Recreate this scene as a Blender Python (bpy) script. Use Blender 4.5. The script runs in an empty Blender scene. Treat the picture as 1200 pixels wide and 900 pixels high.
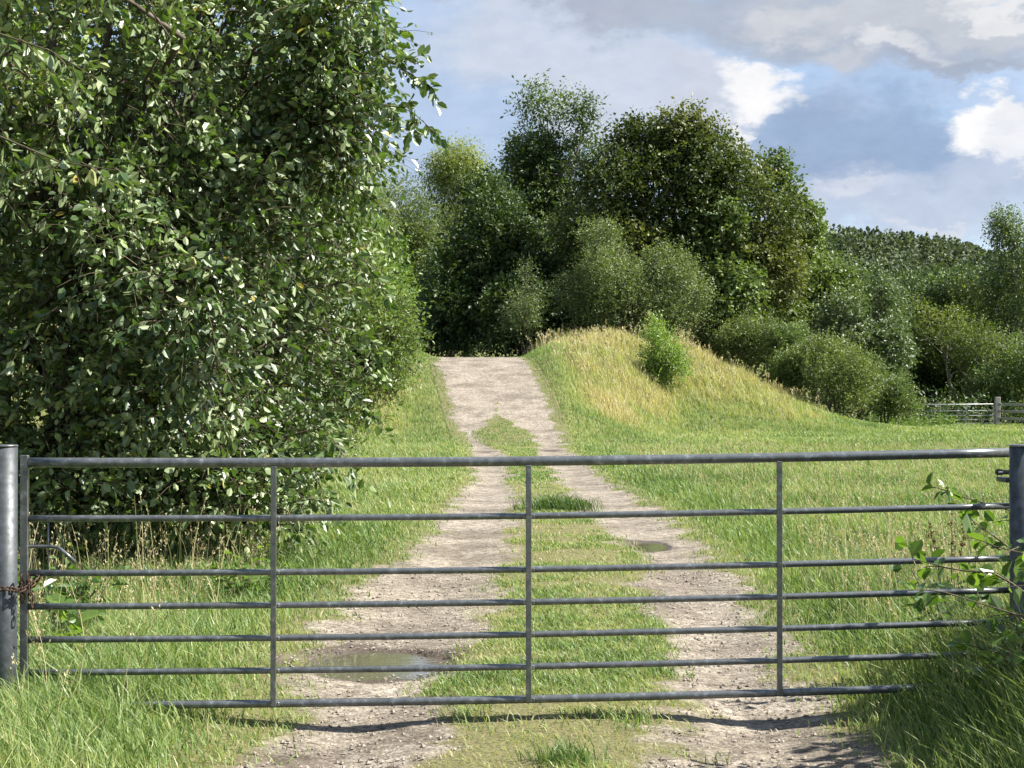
import bpy, math, random
import numpy as np
from mathutils import Vector, Matrix

random.seed(7)
RNG = np.random.default_rng(11)
PI = math.pi
R = math.radians
F = 1870.0          # focal length in photo pixels (photo is 1200 wide)
CAMH = 1.5
HOR = 465.0
PITCH = math.atan((HOR - 450) / F)
EXPO = 1.6
ALB = .80
SUN_EL, SUN_AZ = R(47), R(-1)   # azimuth measured from +x towards +y
BG = 0.1

sc = bpy.context.scene
COL = sc.collection

# ------------------------------------------------------------------ helpers
def P(px, py, d):
    """world point seen at photo pixel (px,py) at distance d along +y (a survey helper)"""
    c, s = math.cos(PITCH), math.sin(PITCH)
    u, v = (px - 600) / F, (450 - py) / F
    x, y, z = u, c - v * s, s + v * c
    k = d / y
    return np.array((x * k, d, CAMH + z * k))

def nz_hash(i, j, k):
    n = (i * 374761393 + j * 668265263 + k * 1274126177) & 0x7fffffff
    n = ((n ^ (n >> 13)) * 1274126177) & 0x7fffffff
    return ((n ^ (n >> 16)) & 0xffff) / 65535.0

def noise3(p, scale, seed=0):
    q = np.asarray(p, float) * scale + 137.31 * (seed + 1)
    i = np.floor(q).astype(np.int64); f = q - i; f = f * f * (3 - 2 * f)
    r = 0
    for a in (0, 1):
        for b in (0, 1):
            for c in (0, 1):
                w = (f[:, 0] if a else 1 - f[:, 0]) * (f[:, 1] if b else 1 - f[:, 1]) * (f[:, 2] if c else 1 - f[:, 2])
                r = r + w * nz_hash(i[:, 0] + a, i[:, 1] + b, i[:, 2] + c)
    return r

def noise2(x, y, scale, seed=0):
    x, y = np.broadcast_arrays(np.asarray(x, float), np.asarray(y, float))
    return noise3(np.stack([x, y, np.zeros_like(x)], -1).reshape(-1, 3), scale, seed).reshape(x.shape)

def sstep(a, b, t):
    u = np.clip((t - a) / (b - a), 0, 1)
    return u * u * (3 - 2 * u)

# ------------------------------------------------------------------ terrain
# track outline, surveyed: distance, outer left, inner left, inner right, outer right (metres)
TR = np.array([
    (0.0, -1.15, -0.45, 0.70, 1.60),
    (6.4, -1.12, -0.38, 0.72, 1.55),
    (7.5, -1.14, -0.36, 0.74, 1.52),
    (9.0, -1.30, -0.28, 0.88, 1.58),
    (12., -1.22, -0.12, 1.06, 1.76),
    (16., -1.02, 0.02, 1.06, 1.92),
    (21., -0.88, 0.08, 0.92, 1.98),
    (30., -0.74, 0.02, 0.74, 1.70),
    (38., -0.95, -0.02, 0.70, 1.75),
    (45., -1.20, -0.30, 0.55, 1.60),
    (49., -1.42, -0.90, 0.75, 1.60),
    (51.5, -1.70, -1.15, 0.55, 1.56),
    (53.2, -1.88, -0.80, -0.05, 1.48),
    (54.5, -2.02, -0.58, -0.45, 1.42),
    (58., -2.35, -0.20, -0.95, 1.20),
    (62., -2.80, -0.55, -1.30, 0.85),
    (66., -3.15, -0.95, -1.70, 0.50),
    (70., -3.40, -1.25, -2.00, 0.22),
    (85., -4.60, -2.80, -2.75, -1.0),
    (120., -8., -6.3, -6.25, -4.6)])
def tr_edges(y):
    return [np.interp(y, TR[:, 0], TR[:, i]) for i in (1, 2, 3, 4)]

HX = np.array([-60, -25, -12, -6.5, -4.4, -3.4, -2, 0.42, 1.2, 2.2, 3.6, 6.0, 8.0, 10, 12, 14, 16, 18, 60])
HZ = np.array([3.4, 3.7, 3.7, 3.9, 3.6, 3.2, 3.2, 3.2, 3.5, 3.8, 3.95, 3.9, 3.5, 2.8, 1.9, 1.0, .3, 0, 0])
def T(x, y):
    x = np.asarray(x, float); y = np.asarray(y, float)
    x, y = np.broadcast_arrays(x, y)
    sh_ = np.clip(tr_edges(np.clip(y, 45, 70))[3] - .22, 0, 2) * sstep(-2, 0, x)
    dl_ = np.clip(x - 1.8, 0, 5)
    h = np.interp(x - sh_, HX, HZ) * sstep(47 + dl_ * 2.5, 69 + dl_ * 1.6, y) * (1 - sstep(140, 300, y))
    mnd = sstep(1.2, 3.0, h) * sstep(.8, 2.2, x - sh_)
    h = h + mnd * ((noise2(x, y, .33, 71) - .5) * .9 + (noise2(x, y, 1.1, 72) - .5) * .30)
    e = tr_edges(y)
    off = np.maximum(e[0] - x, x - e[3])           # metres outside the track
    m = sstep(0.0, 1.2, off)
    n = (noise2(x, y, .45, 3) - .5) * .16 + (noise2(x, y, 1.7, 4) - .5) * .05
    h = h + n * m * sstep(2, 8, np.abs(y) + 2)
    # low banks of turf at each end of the gate
    h = h + .20 * sstep(1.75, 2.6, x) * sstep(3, 5.5, y) * (1 - sstep(7.2, 10.5, y))
    h = h + .07 * sstep(-1.2, -2.1, x) * sstep(3, 5.5, y) * (1 - sstep(7.6, 11, y))
    # worn wheel ruts
    u1 = (x - (e[0] + e[1]) / 2) / np.maximum((e[1] - e[0]) * .6, .2)
    u2 = (x - (e[2] + e[3]) / 2) / np.maximum((e[3] - e[2]) * .6, .2)
    h = h - .045 * (np.exp(-u1 ** 2 * 2) + np.exp(-u2 ** 2 * 2)) * (1 - sstep(50, 60, y))
    return h

PUD = [(-0.76, 9.25, .43, .43), (1.36, 16.4, .19, .42)]
def pud_field(x, y):
    """>0 inside a puddle"""
    f = np.full(np.shape(x), -9.0)
    for (cx, cy, rx, ry) in PUD:
        a = 1 - np.sqrt(((x - cx) / rx) ** 2 + ((y - cy) / ry) ** 2) + (noise2(x, y, 4, 8) - .5) * .7
        f = np.maximum(f, a)
    return f

def dirt(x, y):
    """signed 'metres' inside a bare wheel rut"""
    e0, e1, e2, e3 = tr_edges(y)
    w = (noise2(x, y, 1.1, 7) - .5) * .30 + (noise2(x, y, 2.2, 5) - .5) * .34 + (noise2(x, y, 7, 6) - .5) * .22
    a = np.minimum(x - e0, e1 - x); b = np.minimum(x - e2, e3 - x)
    return np.maximum(a, b) + w

# ------------------------------------------------------------------ mesh from arrays
def mesh_np(name, verts, faces, attrs=None, smooth=False):
    """faces: list of int arrays (n,k)"""
    me = bpy.data.meshes.new(name)
    verts = np.ascontiguousarray(verts, np.float32)
    me.vertices.add(len(verts)); me.vertices.foreach_set('co', verts.ravel())
    faces = [f for f in faces if len(f)]
    nl = sum(f.size for f in faces); nf = sum(len(f) for f in faces)
    me.loops.add(nl); me.polygons.add(nf)
    me.loops.foreach_set('vertex_index', np.concatenate([f.ravel() for f in faces]).astype(np.int32))
    tot = np.concatenate([np.full(len(f), f.shape[1], np.int32) for f in faces])
    st = np.zeros(nf, np.int32); st[1:] = np.cumsum(tot)[:-1]
    me.polygons.foreach_set('loop_start', st)
    me.polygons.foreach_set('use_smooth', np.full(nf, smooth, bool))
    for k, v in (attrs or {}).items():
        a = me.attributes.new(k, 'FLOAT', 'POINT'); a.data.foreach_set('value', np.ascontiguousarray(v, np.float32))
    me.update(calc_edges=True); me.validate(clean_customdata=False)
    return me

def link(name, me, mat=None, parent=None, **kw):
    o = bpy.data.objects.new(name, me); COL.objects.link(o)
    if mat is not None and me is not None: me.materials.append(mat)
    if parent is not None: o.parent = parent
    for k, v in kw.items(): o[k] = v
    return o

def thing(name, label, cat, loc=(0, 0, 0), group=None):
    o = bpy.data.objects.new(name, None); COL.objects.link(o); o.location = loc
    o.empty_display_size = .1
    o['label'] = label; o['category'] = cat
    if group: o['group'] = group
    return o

class MB:
    """collects shapes into one mesh"""
    def __init__(s): s.v = []; s.f4 = []; s.f3 = []; s.n = 0
    def add(s, v, f):
        v = np.asarray(v, float); f = np.asarray(f, int)
        s.v.append(v); (s.f4 if f.shape[1] == 4 else s.f3).append(f + s.n); s.n += len(v)
    def build(s, name, smooth=True, origin=None):
        v = np.concatenate(s.v)
        if origin is not None: v = v - np.asarray(origin)
        return mesh_np(name, v, [np.concatenate(q) for q in (s.f4, s.f3) if q], smooth=smooth)

def tubes(Pp, Rr, sides=5):
    """Pp (N,K,3), Rr (N,K) -> verts, quads; open tapering tubes"""
    Pp = np.asarray(Pp, float); Rr = np.asarray(Rr, float)
    N, K, _ = Pp.shape
    tan = np.gradient(Pp, axis=1); tan /= np.linalg.norm(tan, axis=2, keepdims=True) + 1e-9
    ref = np.where(np.abs((Pp[:, -1] - Pp[:, 0])[:, 2:3]) > .8 * np.linalg.norm(Pp[:, -1] - Pp[:, 0], axis=1, keepdims=True) , [[1., 0, 0]], [[0, 0, 1.]])
    a = np.cross(tan, ref[:, None, :]); a /= np.linalg.norm(a, axis=2, keepdims=True) + 1e-9
    b = np.cross(tan, a)
    an = np.arange(sides) * 2 * PI / sides
    V = Pp[:, :, None, :] + Rr[:, :, None, None] * (np.cos(an)[None, None, :, None] * a[:, :, None, :] + np.sin(an)[None, None, :, None] * b[:, :, None, :])
    idx = np.arange(N * K * sides).reshape(N, K, sides)
    q = np.stack([idx[:, :-1, :], np.roll(idx, -1, 2)[:, :-1, :], np.roll(idx, -1, 2)[:, 1:, :], idx[:, 1:, :]], -1).reshape(-1, 4)
    return V.reshape(-1, 3), q

def tube_capped(mb, pts, r, sides=20):
    pts = np.asarray(pts, float); K = len(pts); r = np.full(K, r) if np.isscalar(r) else np.asarray(r)
    e0 = pts[0] + (pts[0] - pts[1]) * 1e-3; e1 = pts[-1] + (pts[-1] - pts[-2]) * 1e-3
    pts = np.concatenate([[pts[0]], pts, [pts[-1]]]); pts[0] = e0; pts[-1] = e1
    r = np.concatenate([[1e-4], r, [1e-4]])
    v, q = tubes(pts[None], r[None], sides); mb.add(v, q)

def box(mb, c, s, rot=None, bev=0.0):
    c = np.asarray(c, float); hx, hy, hz = np.asarray(s, float) / 2
    b = bev
    # chamfered box: 24 verts
    V = []; idx = {}
    for sx in (-1, 1):
        for sy in (-1, 1):
            for sz in (-1, 1):
                for ax in range(3):
                    p = np.array([sx * hx, sy * hy, sz * hz]); m = np.array([sx, sy, sz]) * b
                    for k in range(3):
                        if k != ax: p[k] -= m[k]
                    idx[(sx, sy, sz, ax)] = len(V); V.append(p)
    Fq = []; F3 = []
    for ax in range(3):
        o1, o2 = [k for k in range(3) if k != ax]
        for s_ in (-1, 1):
            L = []
            for (u, v) in ((-1, -1), (1, -1), (1, 1), (-1, 1)):
                k = [0, 0, 0]; k[ax] = s_; k[o1] = u; k[o2] = v; L.append(idx[(*k, ax)])
            flip = (s_ < 0) ^ (ax == 1)
            Fq.append(L[::-1] if flip else L)
    if b > 0:
        for ax in range(3):      # edge along ax
            o1, o2 = [k for k in range(3) if k != ax]
            for u in (-1, 1):
                for v in (-1, 1):
                    k0 = [0, 0, 0]; k0[o1] = u; k0[o2] = v
                    ka = list(k0); ka[ax] = -1; kb = list(k0); kb[ax] = 1
                    Fq.append([idx[(*ka, o1)], idx[(*kb, o1)], idx[(*kb, o2)], idx[(*ka, o2)]])
        for sx in (-1, 1):
            for sy in (-1, 1):
                for sz in (-1, 1): F3.append([idx[(sx, sy, sz, 0)], idx[(sx, sy, sz, 1)], idx[(sx, sy, sz, 2)]])
    V = np.array(V)
    if rot is not None: V = V @ np.asarray(rot).T
    V = V + c
    n0 = mb.n; mb.add(V, np.array(Fq))
    if F3: mb.f3.append(np.array(F3) + n0)

# ------------------------------------------------------------------ materials
def newmat(name):
    m = bpy.data.materials.new(name); m.use_nodes = True
    nt = m.node_tree; nt.nodes.clear()
    out = nt.nodes.new('ShaderNodeOutputMaterial')
    return m, nt, out
def N(nt, typ, **kw):
    n = nt.nodes.new(typ)
    for k, v in kw.items():
        if k in n.inputs and not hasattr(n, k): n.inputs[k].default_value = v
        else: setattr(n, k, v)
    return n
def ramp(nt, fac, stops):
    r = nt.nodes.new('ShaderNodeValToRGB')
    while len(r.color_ramp.elements) < len(stops): r.color_ramp.elements.new(.5)
    for e, (p, c) in zip(r.color_ramp.elements, stops): e.position = p; e.color = (*c, 1) if len(c) == 3 else c
    nt.links.new(fac, r.inputs[0]); return r.outputs[0]
def noise(nt, vec, scale, detail=4, rough=.6, dist=0.):
    n = nt.nodes.new('ShaderNodeTexNoise'); n.inputs['Scale'].default_value = scale
    n.inputs['Detail'].default_value = detail; n.inputs['Roughness'].default_value = rough; n.inputs['Distortion'].default_value = dist
    if vec is not None: nt.links.new(vec, n.inputs['Vector'])
    return n.outputs['Fac']
def mix(nt, fac, a, b, blend='MIX'):
    n = nt.nodes.new('ShaderNodeMix'); n.data_type = 'RGBA'; n.blend_type = blend
    for s, v in ((n.inputs[0], fac), (n.inputs[6], a), (n.inputs[7], b)):
        if hasattr(v, 'links') or hasattr(v, 'is_linked'): nt.links.new(v, s)
        else: s.default_value = v if not isinstance(v, tuple) or len(v) == 4 else (*v, 1)
    return n.outputs[2]
def mth(nt, op, a, b=None, clamp=False):
    n = nt.nodes.new('ShaderNodeMath'); n.operation = op; n.use_clamp = clamp
    for i, v in enumerate((a, b)):
        if v is None: continue
        if hasattr(v, 'is_linked'): nt.links.new(v, n.inputs[i])
        else: n.inputs[i].default_value = v
    return n.outputs[0]
def attr(nt, name):
    a = nt.nodes.new('ShaderNodeAttribute'); a.attribute_name = name; return a.outputs['Fac']
def objpos(nt):
    return nt.nodes.new('ShaderNodeTexCoord').outputs['Object']
def geopos(nt):
    return nt.nodes.new('ShaderNodeNewGeometry').outputs['Position']

def leaf_mat(name, stops, back=None, trans=.35, rough=.42, spec=.5, tcol=(1.25, 1.3, .55)):
    m, nt, out = newmat(name)
    stops = [(p_, tuple(v_ * ALB for v_ in q_)) for p_, q_ in stops]
    c = ramp(nt, attr(nt, 'tint'), stops)
    if back is not None:
        g = nt.nodes.new('ShaderNodeNewGeometry')
        cb = mix(nt, back[1], c, back[0])
        c2 = mix(nt, g.outputs['Backfacing'], c, cb)
    else: c2 = c
    p = N(nt, 'ShaderNodeBsdfPrincipled'); nt.links.new(c2, p.inputs['Base Color'])
    p.inputs['Roughness'].default_value = rough; p.inputs['Specular IOR Level'].default_value = spec
    t = N(nt, 'ShaderNodeBsdfTranslucent')
    ct = mix(nt, 1.0, c, (*tcol, 1), 'MULTIPLY'); nt.links.new(ct, t.inputs['Color'])
    ms = N(nt, 'ShaderNodeMixShader'); ms.inputs[0].default_value = trans
    nt.links.new(p.outputs[0], ms.inputs[1]); nt.links.new(t.outputs[0], ms.inputs[2]); nt.links.new(ms.outputs[0], out.inputs[0])
    return m

GREEN_EARTH = [(0, (.035, .05, .014)), (.5, (.075, .10, .026)), (1, (.15, .15, .055))]
def ground_mat():
    m, nt, out = newmat('turf_soil'); pos = geopos(nt)
    a = noise(nt, pos, 1.3, 6); b = noise(nt, pos, 22, 5, .7)
    f = mth(nt, 'ADD', mth(nt, 'MULTIPLY', a, .6), mth(nt, 'MULTIPLY', b, .5))
    c = ramp(nt, f, [(.35, (.06, .066, .022)), (.55, (.12, .13, .042)), (.8, (.21, .18, .085))])
    p = N(nt, 'ShaderNodeBsdfPrincipled'); p.inputs['Roughness'].default_value = .95; p.inputs['Specular IOR Level'].default_value = .1
    nt.links.new(c, p.inputs['Base Color'])
    bp = N(nt, 'ShaderNodeBump'); bp.inputs['Strength'].default_value = .8; bp.inputs['Distance'].default_value = .05
    nt.links.new(b, bp.inputs['Height']); nt.links.new(bp.outputs[0], p.inputs['Normal'])
    nt.links.new(p.outputs[0], out.inputs[0]); return m

def track_mat():
    m, nt, out = newmat('stony_track'); pos = geopos(nt)
    fine = noise(nt, pos, 55, 4, .75); med = noise(nt, pos, 9, 5, .65); big = noise(nt, pos, 1.1, 5, .6)
    vo = N(nt, 'ShaderNodeTexVoronoi'); vo.inputs['Scale'].default_value = 42; nt.links.new(pos, vo.inputs['Vector'])
    vo2 = N(nt, 'ShaderNodeTexVoronoi'); vo2.inputs['Scale'].default_value = 95; nt.links.new(pos, vo2.inputs['Vector'])
    grav = ramp(nt, med, [(.25, (.105, .080, .052)), (.45, (.182, .146, .100)), (.62, (.238, .196, .139)), (.8, (.30, .252, .186))])
    def grey(o_):
        sp = nt.nodes.new('ShaderNodeSeparateColor'); nt.links.new(o_, sp.inputs[0]); cb_ = nt.nodes.new('ShaderNodeCombineColor')
        for k_ in range(3): nt.links.new(sp.outputs[0], cb_.inputs[k_])
        return cb_.outputs[0]
    stone = mix(nt, .5, grav, grey(vo.outputs['Color']), 'SOFT_LIGHT')
    stone = mix(nt, .25, stone, grey(vo2.outputs['Color']), 'OVERLAY')
    hs = N(nt, 'ShaderNodeHueSaturation'); hs.inputs['Saturation'].default_value = .72; nt.links.new(stone, hs.inputs['Color']); stone = hs.outputs[0]
    dk = ramp(nt, big, [(.38, (.48, .45, .40)), (.50, (.86, .85, .82)), (.60, (1.12, 1.11, 1.08))])
    stone = mix(nt, .7, stone, dk, 'MULTIPLY')
    wet = attr(nt, 'wet')
    wn = mth(nt, 'ADD', wet, mth(nt, 'MULTIPLY', mth(nt, 'SUBTRACT', med, .5), 1.2))
    wf = ramp(nt, wn, [(.35, (0, 0, 0)), (.6, (1, 1, 1))])
    stone = mix(nt, wf, stone, (.075, .058, .042, 1))
    soil = ramp(nt, fine, [(.3, (.055, .058, .022)), (.55, (.125, .115, .046)), (.8, (.22, .18, .10))])
    d = attr(nt, 'dirt')
    dn = mth(nt, 'ADD', d, mth(nt, 'MULTIPLY', mth(nt, 'SUBTRACT', fine, .5), .25))
    dn = mth(nt, 'ADD', dn, mth(nt, 'MULTIPLY', mth(nt, 'SUBTRACT', med, .5), .30))
    df = ramp(nt, mth(nt, 'ADD', dn, .5), [(.44, (0, 0, 0)), (.60, (1, 1, 1))])
    c = mix(nt, df, soil, stone)
    p = N(nt, 'ShaderNodeBsdfPrincipled'); nt.links.new(c, p.inputs['Base Color']); p.inputs['Specular IOR Level'].default_value = .3
    rr = ramp(nt, wf, [(0, (.93,) * 3), (1, (.42,) * 3)]); nt.links.new(rr, p.inputs['Roughness'])
    h = mth(nt, 'SUBTRACT', mth(nt, 'ADD', fine, mth(nt, 'MULTIPLY', med, 1.2)), mth(nt, 'MULTIPLY', vo.outputs['Distance'], .8))
    bp = N(nt, 'ShaderNodeBump'); bp.inputs['Strength'].default_value = .7; bp.inputs['Distance'].default_value = .012
    nt.links.new(h, bp.inputs['Height']); nt.links.new(bp.outputs[0], p.inputs['Normal'])
    nt.links.new(p.outputs[0], out.inputs[0]); return m

def simple(name, stops, scale=20, rough=.8, metal=0., spec=.4, bump=.3, bdist=.01, stretch=None, detail=5):
    m, nt, out = newmat(name); pos = objpos(nt)
    if stretch:
        mp = N(nt, 'ShaderNodeMapping'); mp.inputs['Scale'].default_value = stretch; nt.links.new(pos, mp.inputs[0]); pos = mp.outputs[0]
    n = noise(nt, pos, scale, detail, .65)
    c = ramp(nt, n, stops)
    p = N(nt, 'ShaderNodeBsdfPrincipled'); nt.links.new(c, p.inputs['Base Color'])
    p.inputs['Metallic'].default_value = metal; p.inputs['Specular IOR Level'].default_value = spec
    rr = ramp(nt, n, [(.3, (min(1, rough + .12),) * 3), (.7, (max(0, rough - .1),) * 3)]); nt.links.new(rr, p.inputs['Roughness'])
    bp = N(nt, 'ShaderNodeBump'); bp.inputs['Strength'].default_value = bump; bp.inputs['Distance'].default_value = bdist
    nt.links.new(n, bp.inputs['Height']); nt.links.new(bp.outputs[0], p.inputs['Normal'])
    nt.links.new(p.outputs[0], out.inputs[0]); return m

def water_mat():
    m, nt, out = newmat('puddle_water'); pos = geopos(nt)
    p = N(nt, 'ShaderNodeBsdfPrincipled'); p.inputs['Base Color'].default_value = (.09, .078, .06, 1)
    p.inputs['Roughness'].default_value = .04; p.inputs['IOR'].default_value = 2.0; p.inputs['Specular IOR Level'].default_value = .9
    n = noise(nt, pos, 14, 2); bp = N(nt, 'ShaderNodeBump'); bp.inputs['Strength'].default_value = .06; bp.inputs['Distance'].default_value = .01
    nt.links.new(n, bp.inputs['Height']); nt.links.new(bp.outputs[0], p.inputs['Normal'])
    nt.links.new(p.outputs[0], out.inputs[0]); return m

M = {}
M['ground'] = ground_mat(); M['track'] = track_mat(); M['water'] = water_mat()
M['galv'] = simple('galvanised_steel', [(.3, (.07, .077, .077)), (.48, (.125, .134, .134)), (.56, (.145, .155, .155)), (.7, (.27, .285, .285))], 30, .27, .5, .5, .15, .002)
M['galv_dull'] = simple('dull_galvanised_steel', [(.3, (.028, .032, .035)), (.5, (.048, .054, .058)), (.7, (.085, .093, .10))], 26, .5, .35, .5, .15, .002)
M['rust'] = simple('rusty_chain_iron', [(.3, (.025, .014, .010)), (.55, (.06, .032, .02)), (.75, (.14, .07, .035))], 60, .7, .4, .4, .5, .002)
M['bark'] = simple('bark', [(.3, (.045, .036, .028)), (.55, (.10, .082, .065)), (.75, (.19, .165, .135))], 9, .9, 0, .2, .8, .03, (1, 1, .25))
M['bark_pale'] = simple('pale_bark', [(.3, (.12, .10, .08)), (.5, (.30, .28, .25)), (.75, (.5, .48, .44))], 7, .85, 0, .2, .6, .02, (1, 1, .5))
M['twig'] = simple('twig_bark', [(.3, (.04, .034, .02)), (.6, (.11, .09, .05)), (.8, (.2, .17, .10))], 40, .75, 0, .3, .2, .002)
M['timber'] = simple('weathered_timber', [(.3, (.20, .185, .165)), (.5, (.36, .34, .31)), (.75, (.52, .50, .46))], 14, .85, 0, .2, .5, .006, (.3, .3, 3))
M['timber_dark'] = simple('dark_weathered_timber', [(.3, (.09, .08, .07)), (.5, (.17, .155, .135)), (.75, (.28, .26, .23))], 14, .85, 0, .2, .5, .006, (3, 3, .3))
M['farmetal'] = simple('old_pale_steel', [(.3, (.30, .31, .31)), (.6, (.45, .46, .46)), (.8, (.6, .6, .6))], 9, .55, .3, .4, .1, .002)
M['stone'] = simple('small_stones', [(.25, (.10, .082, .065)), (.5, (.21, .18, .145)), (.8, (.38, .335, .28))], 3.2, .9, 0, .2, .3, .01, detail=8)

GR = [(0, (.04, .08, .016)), (.22, (.115, .195, .052)), (.45, (.235, .335, .11)), (.65, (.38, .42, .165)), (.82, (.46, .42, .19)), (1, (.60, .51, .31))]
M['grass'] = leaf_mat('grass_blades', GR, None, .38, .45, .35, (1.15, 1.2, .6))
M['dry'] = leaf_mat('dry_grass_stems', [(0, (.26, .30, .10)), (.4, (.42, .40, .18)), (.75, (.58, .51, .30)), (1, (.56, .42, .29))], None, .3, .6, .2, (1.1, 1.05, .8))
M['sallow'] = leaf_mat('sallow_leaves', [(0, (.024, .056, .011)), (.35, (.058, .112, .022)), (.7, (.12, .19, .042)), (.93, (.18, .26, .055)), (.97, (.30, .30, .04)), (1, (.34, .22, .03))],
                       ((.34, .40, .20, 1), .55), .24, .44, .7, (1.6, 1.8, .5))
M['willow'] = leaf_mat('pale_willow_leaves', [(0, (.08, .13, .035)), (.5, (.17, .25, .065)), (1, (.28, .36, .11))], ((.18, .22, .12, 1), .5), .36, .45, .45, (1.4, 1.5, .5))
def fol(name, a, b, c, trans=.26, rough=.5, g=1.62):
    a, b, c = [tuple(v_ * g for v_ in q_) for q_ in (a, b, c)]
    return leaf_mat(name, [(0, a), (.5, b), (1, c)], None, trans, rough, .35, (1.4, 1.5, .5))
M['ash'] = fol('ash_leaves', (.022, .042, .014), (.052, .082, .027), (.098, .135, .045))
M['oak'] = fol('oak_leaves', (.020, .035, .010), (.050, .068, .019), (.125, .132, .040))
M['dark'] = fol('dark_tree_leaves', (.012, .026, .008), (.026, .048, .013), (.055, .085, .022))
M['olive'] = fol('olive_willow_leaves', (.05, .075, .02), (.11, .14, .04), (.20, .215, .07), .35)
M['thorn'] = fol('hawthorn_leaves', (.030, .050, .018), (.065, .092, .034), (.13, .16, .065))
M['light'] = fol('light_green_leaves', (.045, .08, .02), (.088, .142, .036), (.15, .21, .06), .36)
M['mid'] = fol('mid_green_leaves', (.024, .046, .014), (.058, .090, .028), (.115, .155, .048))
M['scrub'] = fol('grey_scrub_leaves', (.036, .052, .017), (.078, .104, .032), (.16, .195, .066))
M['conifer'] = fol('far_wood_leaves', (.040, .055, .032), (.075, .098, .050), (.13, .15, .075), .2, .7)
M['glossy'] = leaf_mat('glinting_hedge_leaves', [(0, (.03, .06, .018)), (.5, (.085, .14, .045)), (1, (.19, .25, .10))], ((.26, .29, .17, 1), .5), .25, .45, .4)
M['broad'] = leaf_mat('broad_leaves', [(0, (.035, .08, .018)), (.5, (.075, .145, .03)), (1, (.18, .28, .06))], ((.17, .22, .12, 1), .5), .40, .38, .6, (1.7, 1.8, .45))
M['dock'] = leaf_mat('dock_seeds', [(0, (.06, .025, .012)), (1, (.15, .06, .03))], None, .1, .8, .1)

# ------------------------------------------------------------------ the ground and the track
def grid(xs, ys, zf, off=0.0):
    X, Y = np.meshgrid(xs, ys); x, y = X.ravel(), Y.ravel()
    z = zf(x, y) + off
    nx, ny = len(xs), len(ys); i = np.arange(nx * ny).reshape(ny, nx)
    q = np.stack([i[:-1, :-1], i[:-1, 1:], i[1:, 1:], i[1:, :-1]], -1).reshape(-1, 4)
    return np.stack([x, y, z], -1), q

MARG = .35
def gz(x, y):
    e = tr_edges(y); ins = (x > e[0] - MARG + .02) & (x < e[3] + MARG - .02) & (y > -2) & (y < 110)
    return T(x, y) - np.where(ins, .035, 0.)
xs = np.unique(np.round(np.concatenate([np.linspace(-2500, -60, 16), np.arange(-60, -12, 1.5), np.arange(-12, -5, .4), np.arange(-5, 5, .12), np.arange(5, 20, .35), np.arange(20, 60, 1.5), np.linspace(60, 2500, 16)]), 3))
ys = np.unique(np.round(np.concatenate([np.linspace(-2500, -10, 12), np.arange(-10, 4, 1), np.arange(4, 14, .12), np.arange(14, 90, .35), np.arange(90, 320, 6), np.linspace(320, 3000, 14)]), 3))
v, q = grid(xs, ys, gz)
link('ground', mesh_np('ground', v, [q], smooth=True), M['ground'], kind='structure')

rows = np.concatenate([np.arange(-2, 5, .25), np.arange(5, 22, .04), np.arange(22, 50, .12), np.arange(50, 110, .25)])
U = np.linspace(0, 1, 110)
e = tr_edges(rows)
X = (e[0] - MARG)[:, None] * (1 - U)[None] + (e[3] + MARG)[:, None] * U[None]
Y = np.repeat(rows[:, None], len(U), 1)
x, y = X.ravel(), Y.ravel()
z = T(x, y) + .004 + (noise2(x, y, 13, 9) - .5) * .014
pf = pud_field(x, y)
lv = np.where(y < 12, float(T(PUD[0][0], PUD[0][1])), float(T(PUD[1][0], PUD[1][1])))
z = z + (lv - .022 - z) * sstep(-.35, .05, pf)
edge = np.zeros_like(X); edge[:, 0] = edge[:, -1] = .045; z = z - edge.ravel()
dd = dirt(x, y)
wet = sstep(-1.0, .1, pf) * 1.0
def spot(cx, cy, rx, ry, a): return a * np.exp(-(((x - cx) / rx) ** 2 + ((y - cy) / ry) ** 2))
for s in ((-.95, 6.75, .35, .28, .55), (1.05, 12.0, .22, .9, .65), (1.5, 7.0, .35, .5, .35), (.95, 10.6, .16, .5, .5), (-.4, 16.5, .3, .8, .4), (-.75, 44.5, .5, 1.4, .6), (1.1, 45.5, .5, 1.4, .7), (1.3, 6.3, .3, .15, .4), (-.7, 7.5, .6, .07, .35), (-1.2, 28, .12, 3, .3), (-.7, 6.55, .5, .1, .6), (-.45, 7.05, .3, .07, .5), (1.0, 6.5, .5, .12, .5), (1.2, 7.25, .4, .06, .5), (-.8, 10.3, .4, .16, .35), (1.25, 9.6, .2, .5, .4), (.75, 14, .15, 1.2, .35), (-.2, 12.2, .15, .4, .3)):
    wet = np.maximum(wet, spot(*s))
i = np.arange(x.size).reshape(X.shape)
q = np.stack([i[:-1, :-1], i[:-1, 1:], i[1:, 1:], i[1:, :-1]], -1).reshape(-1, 4)
link('track', mesh_np('track', np.stack([x, y, z], -1), [q], {'dirt': dd, 'wet': wet}, True), M['track'], kind='structure')

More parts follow.
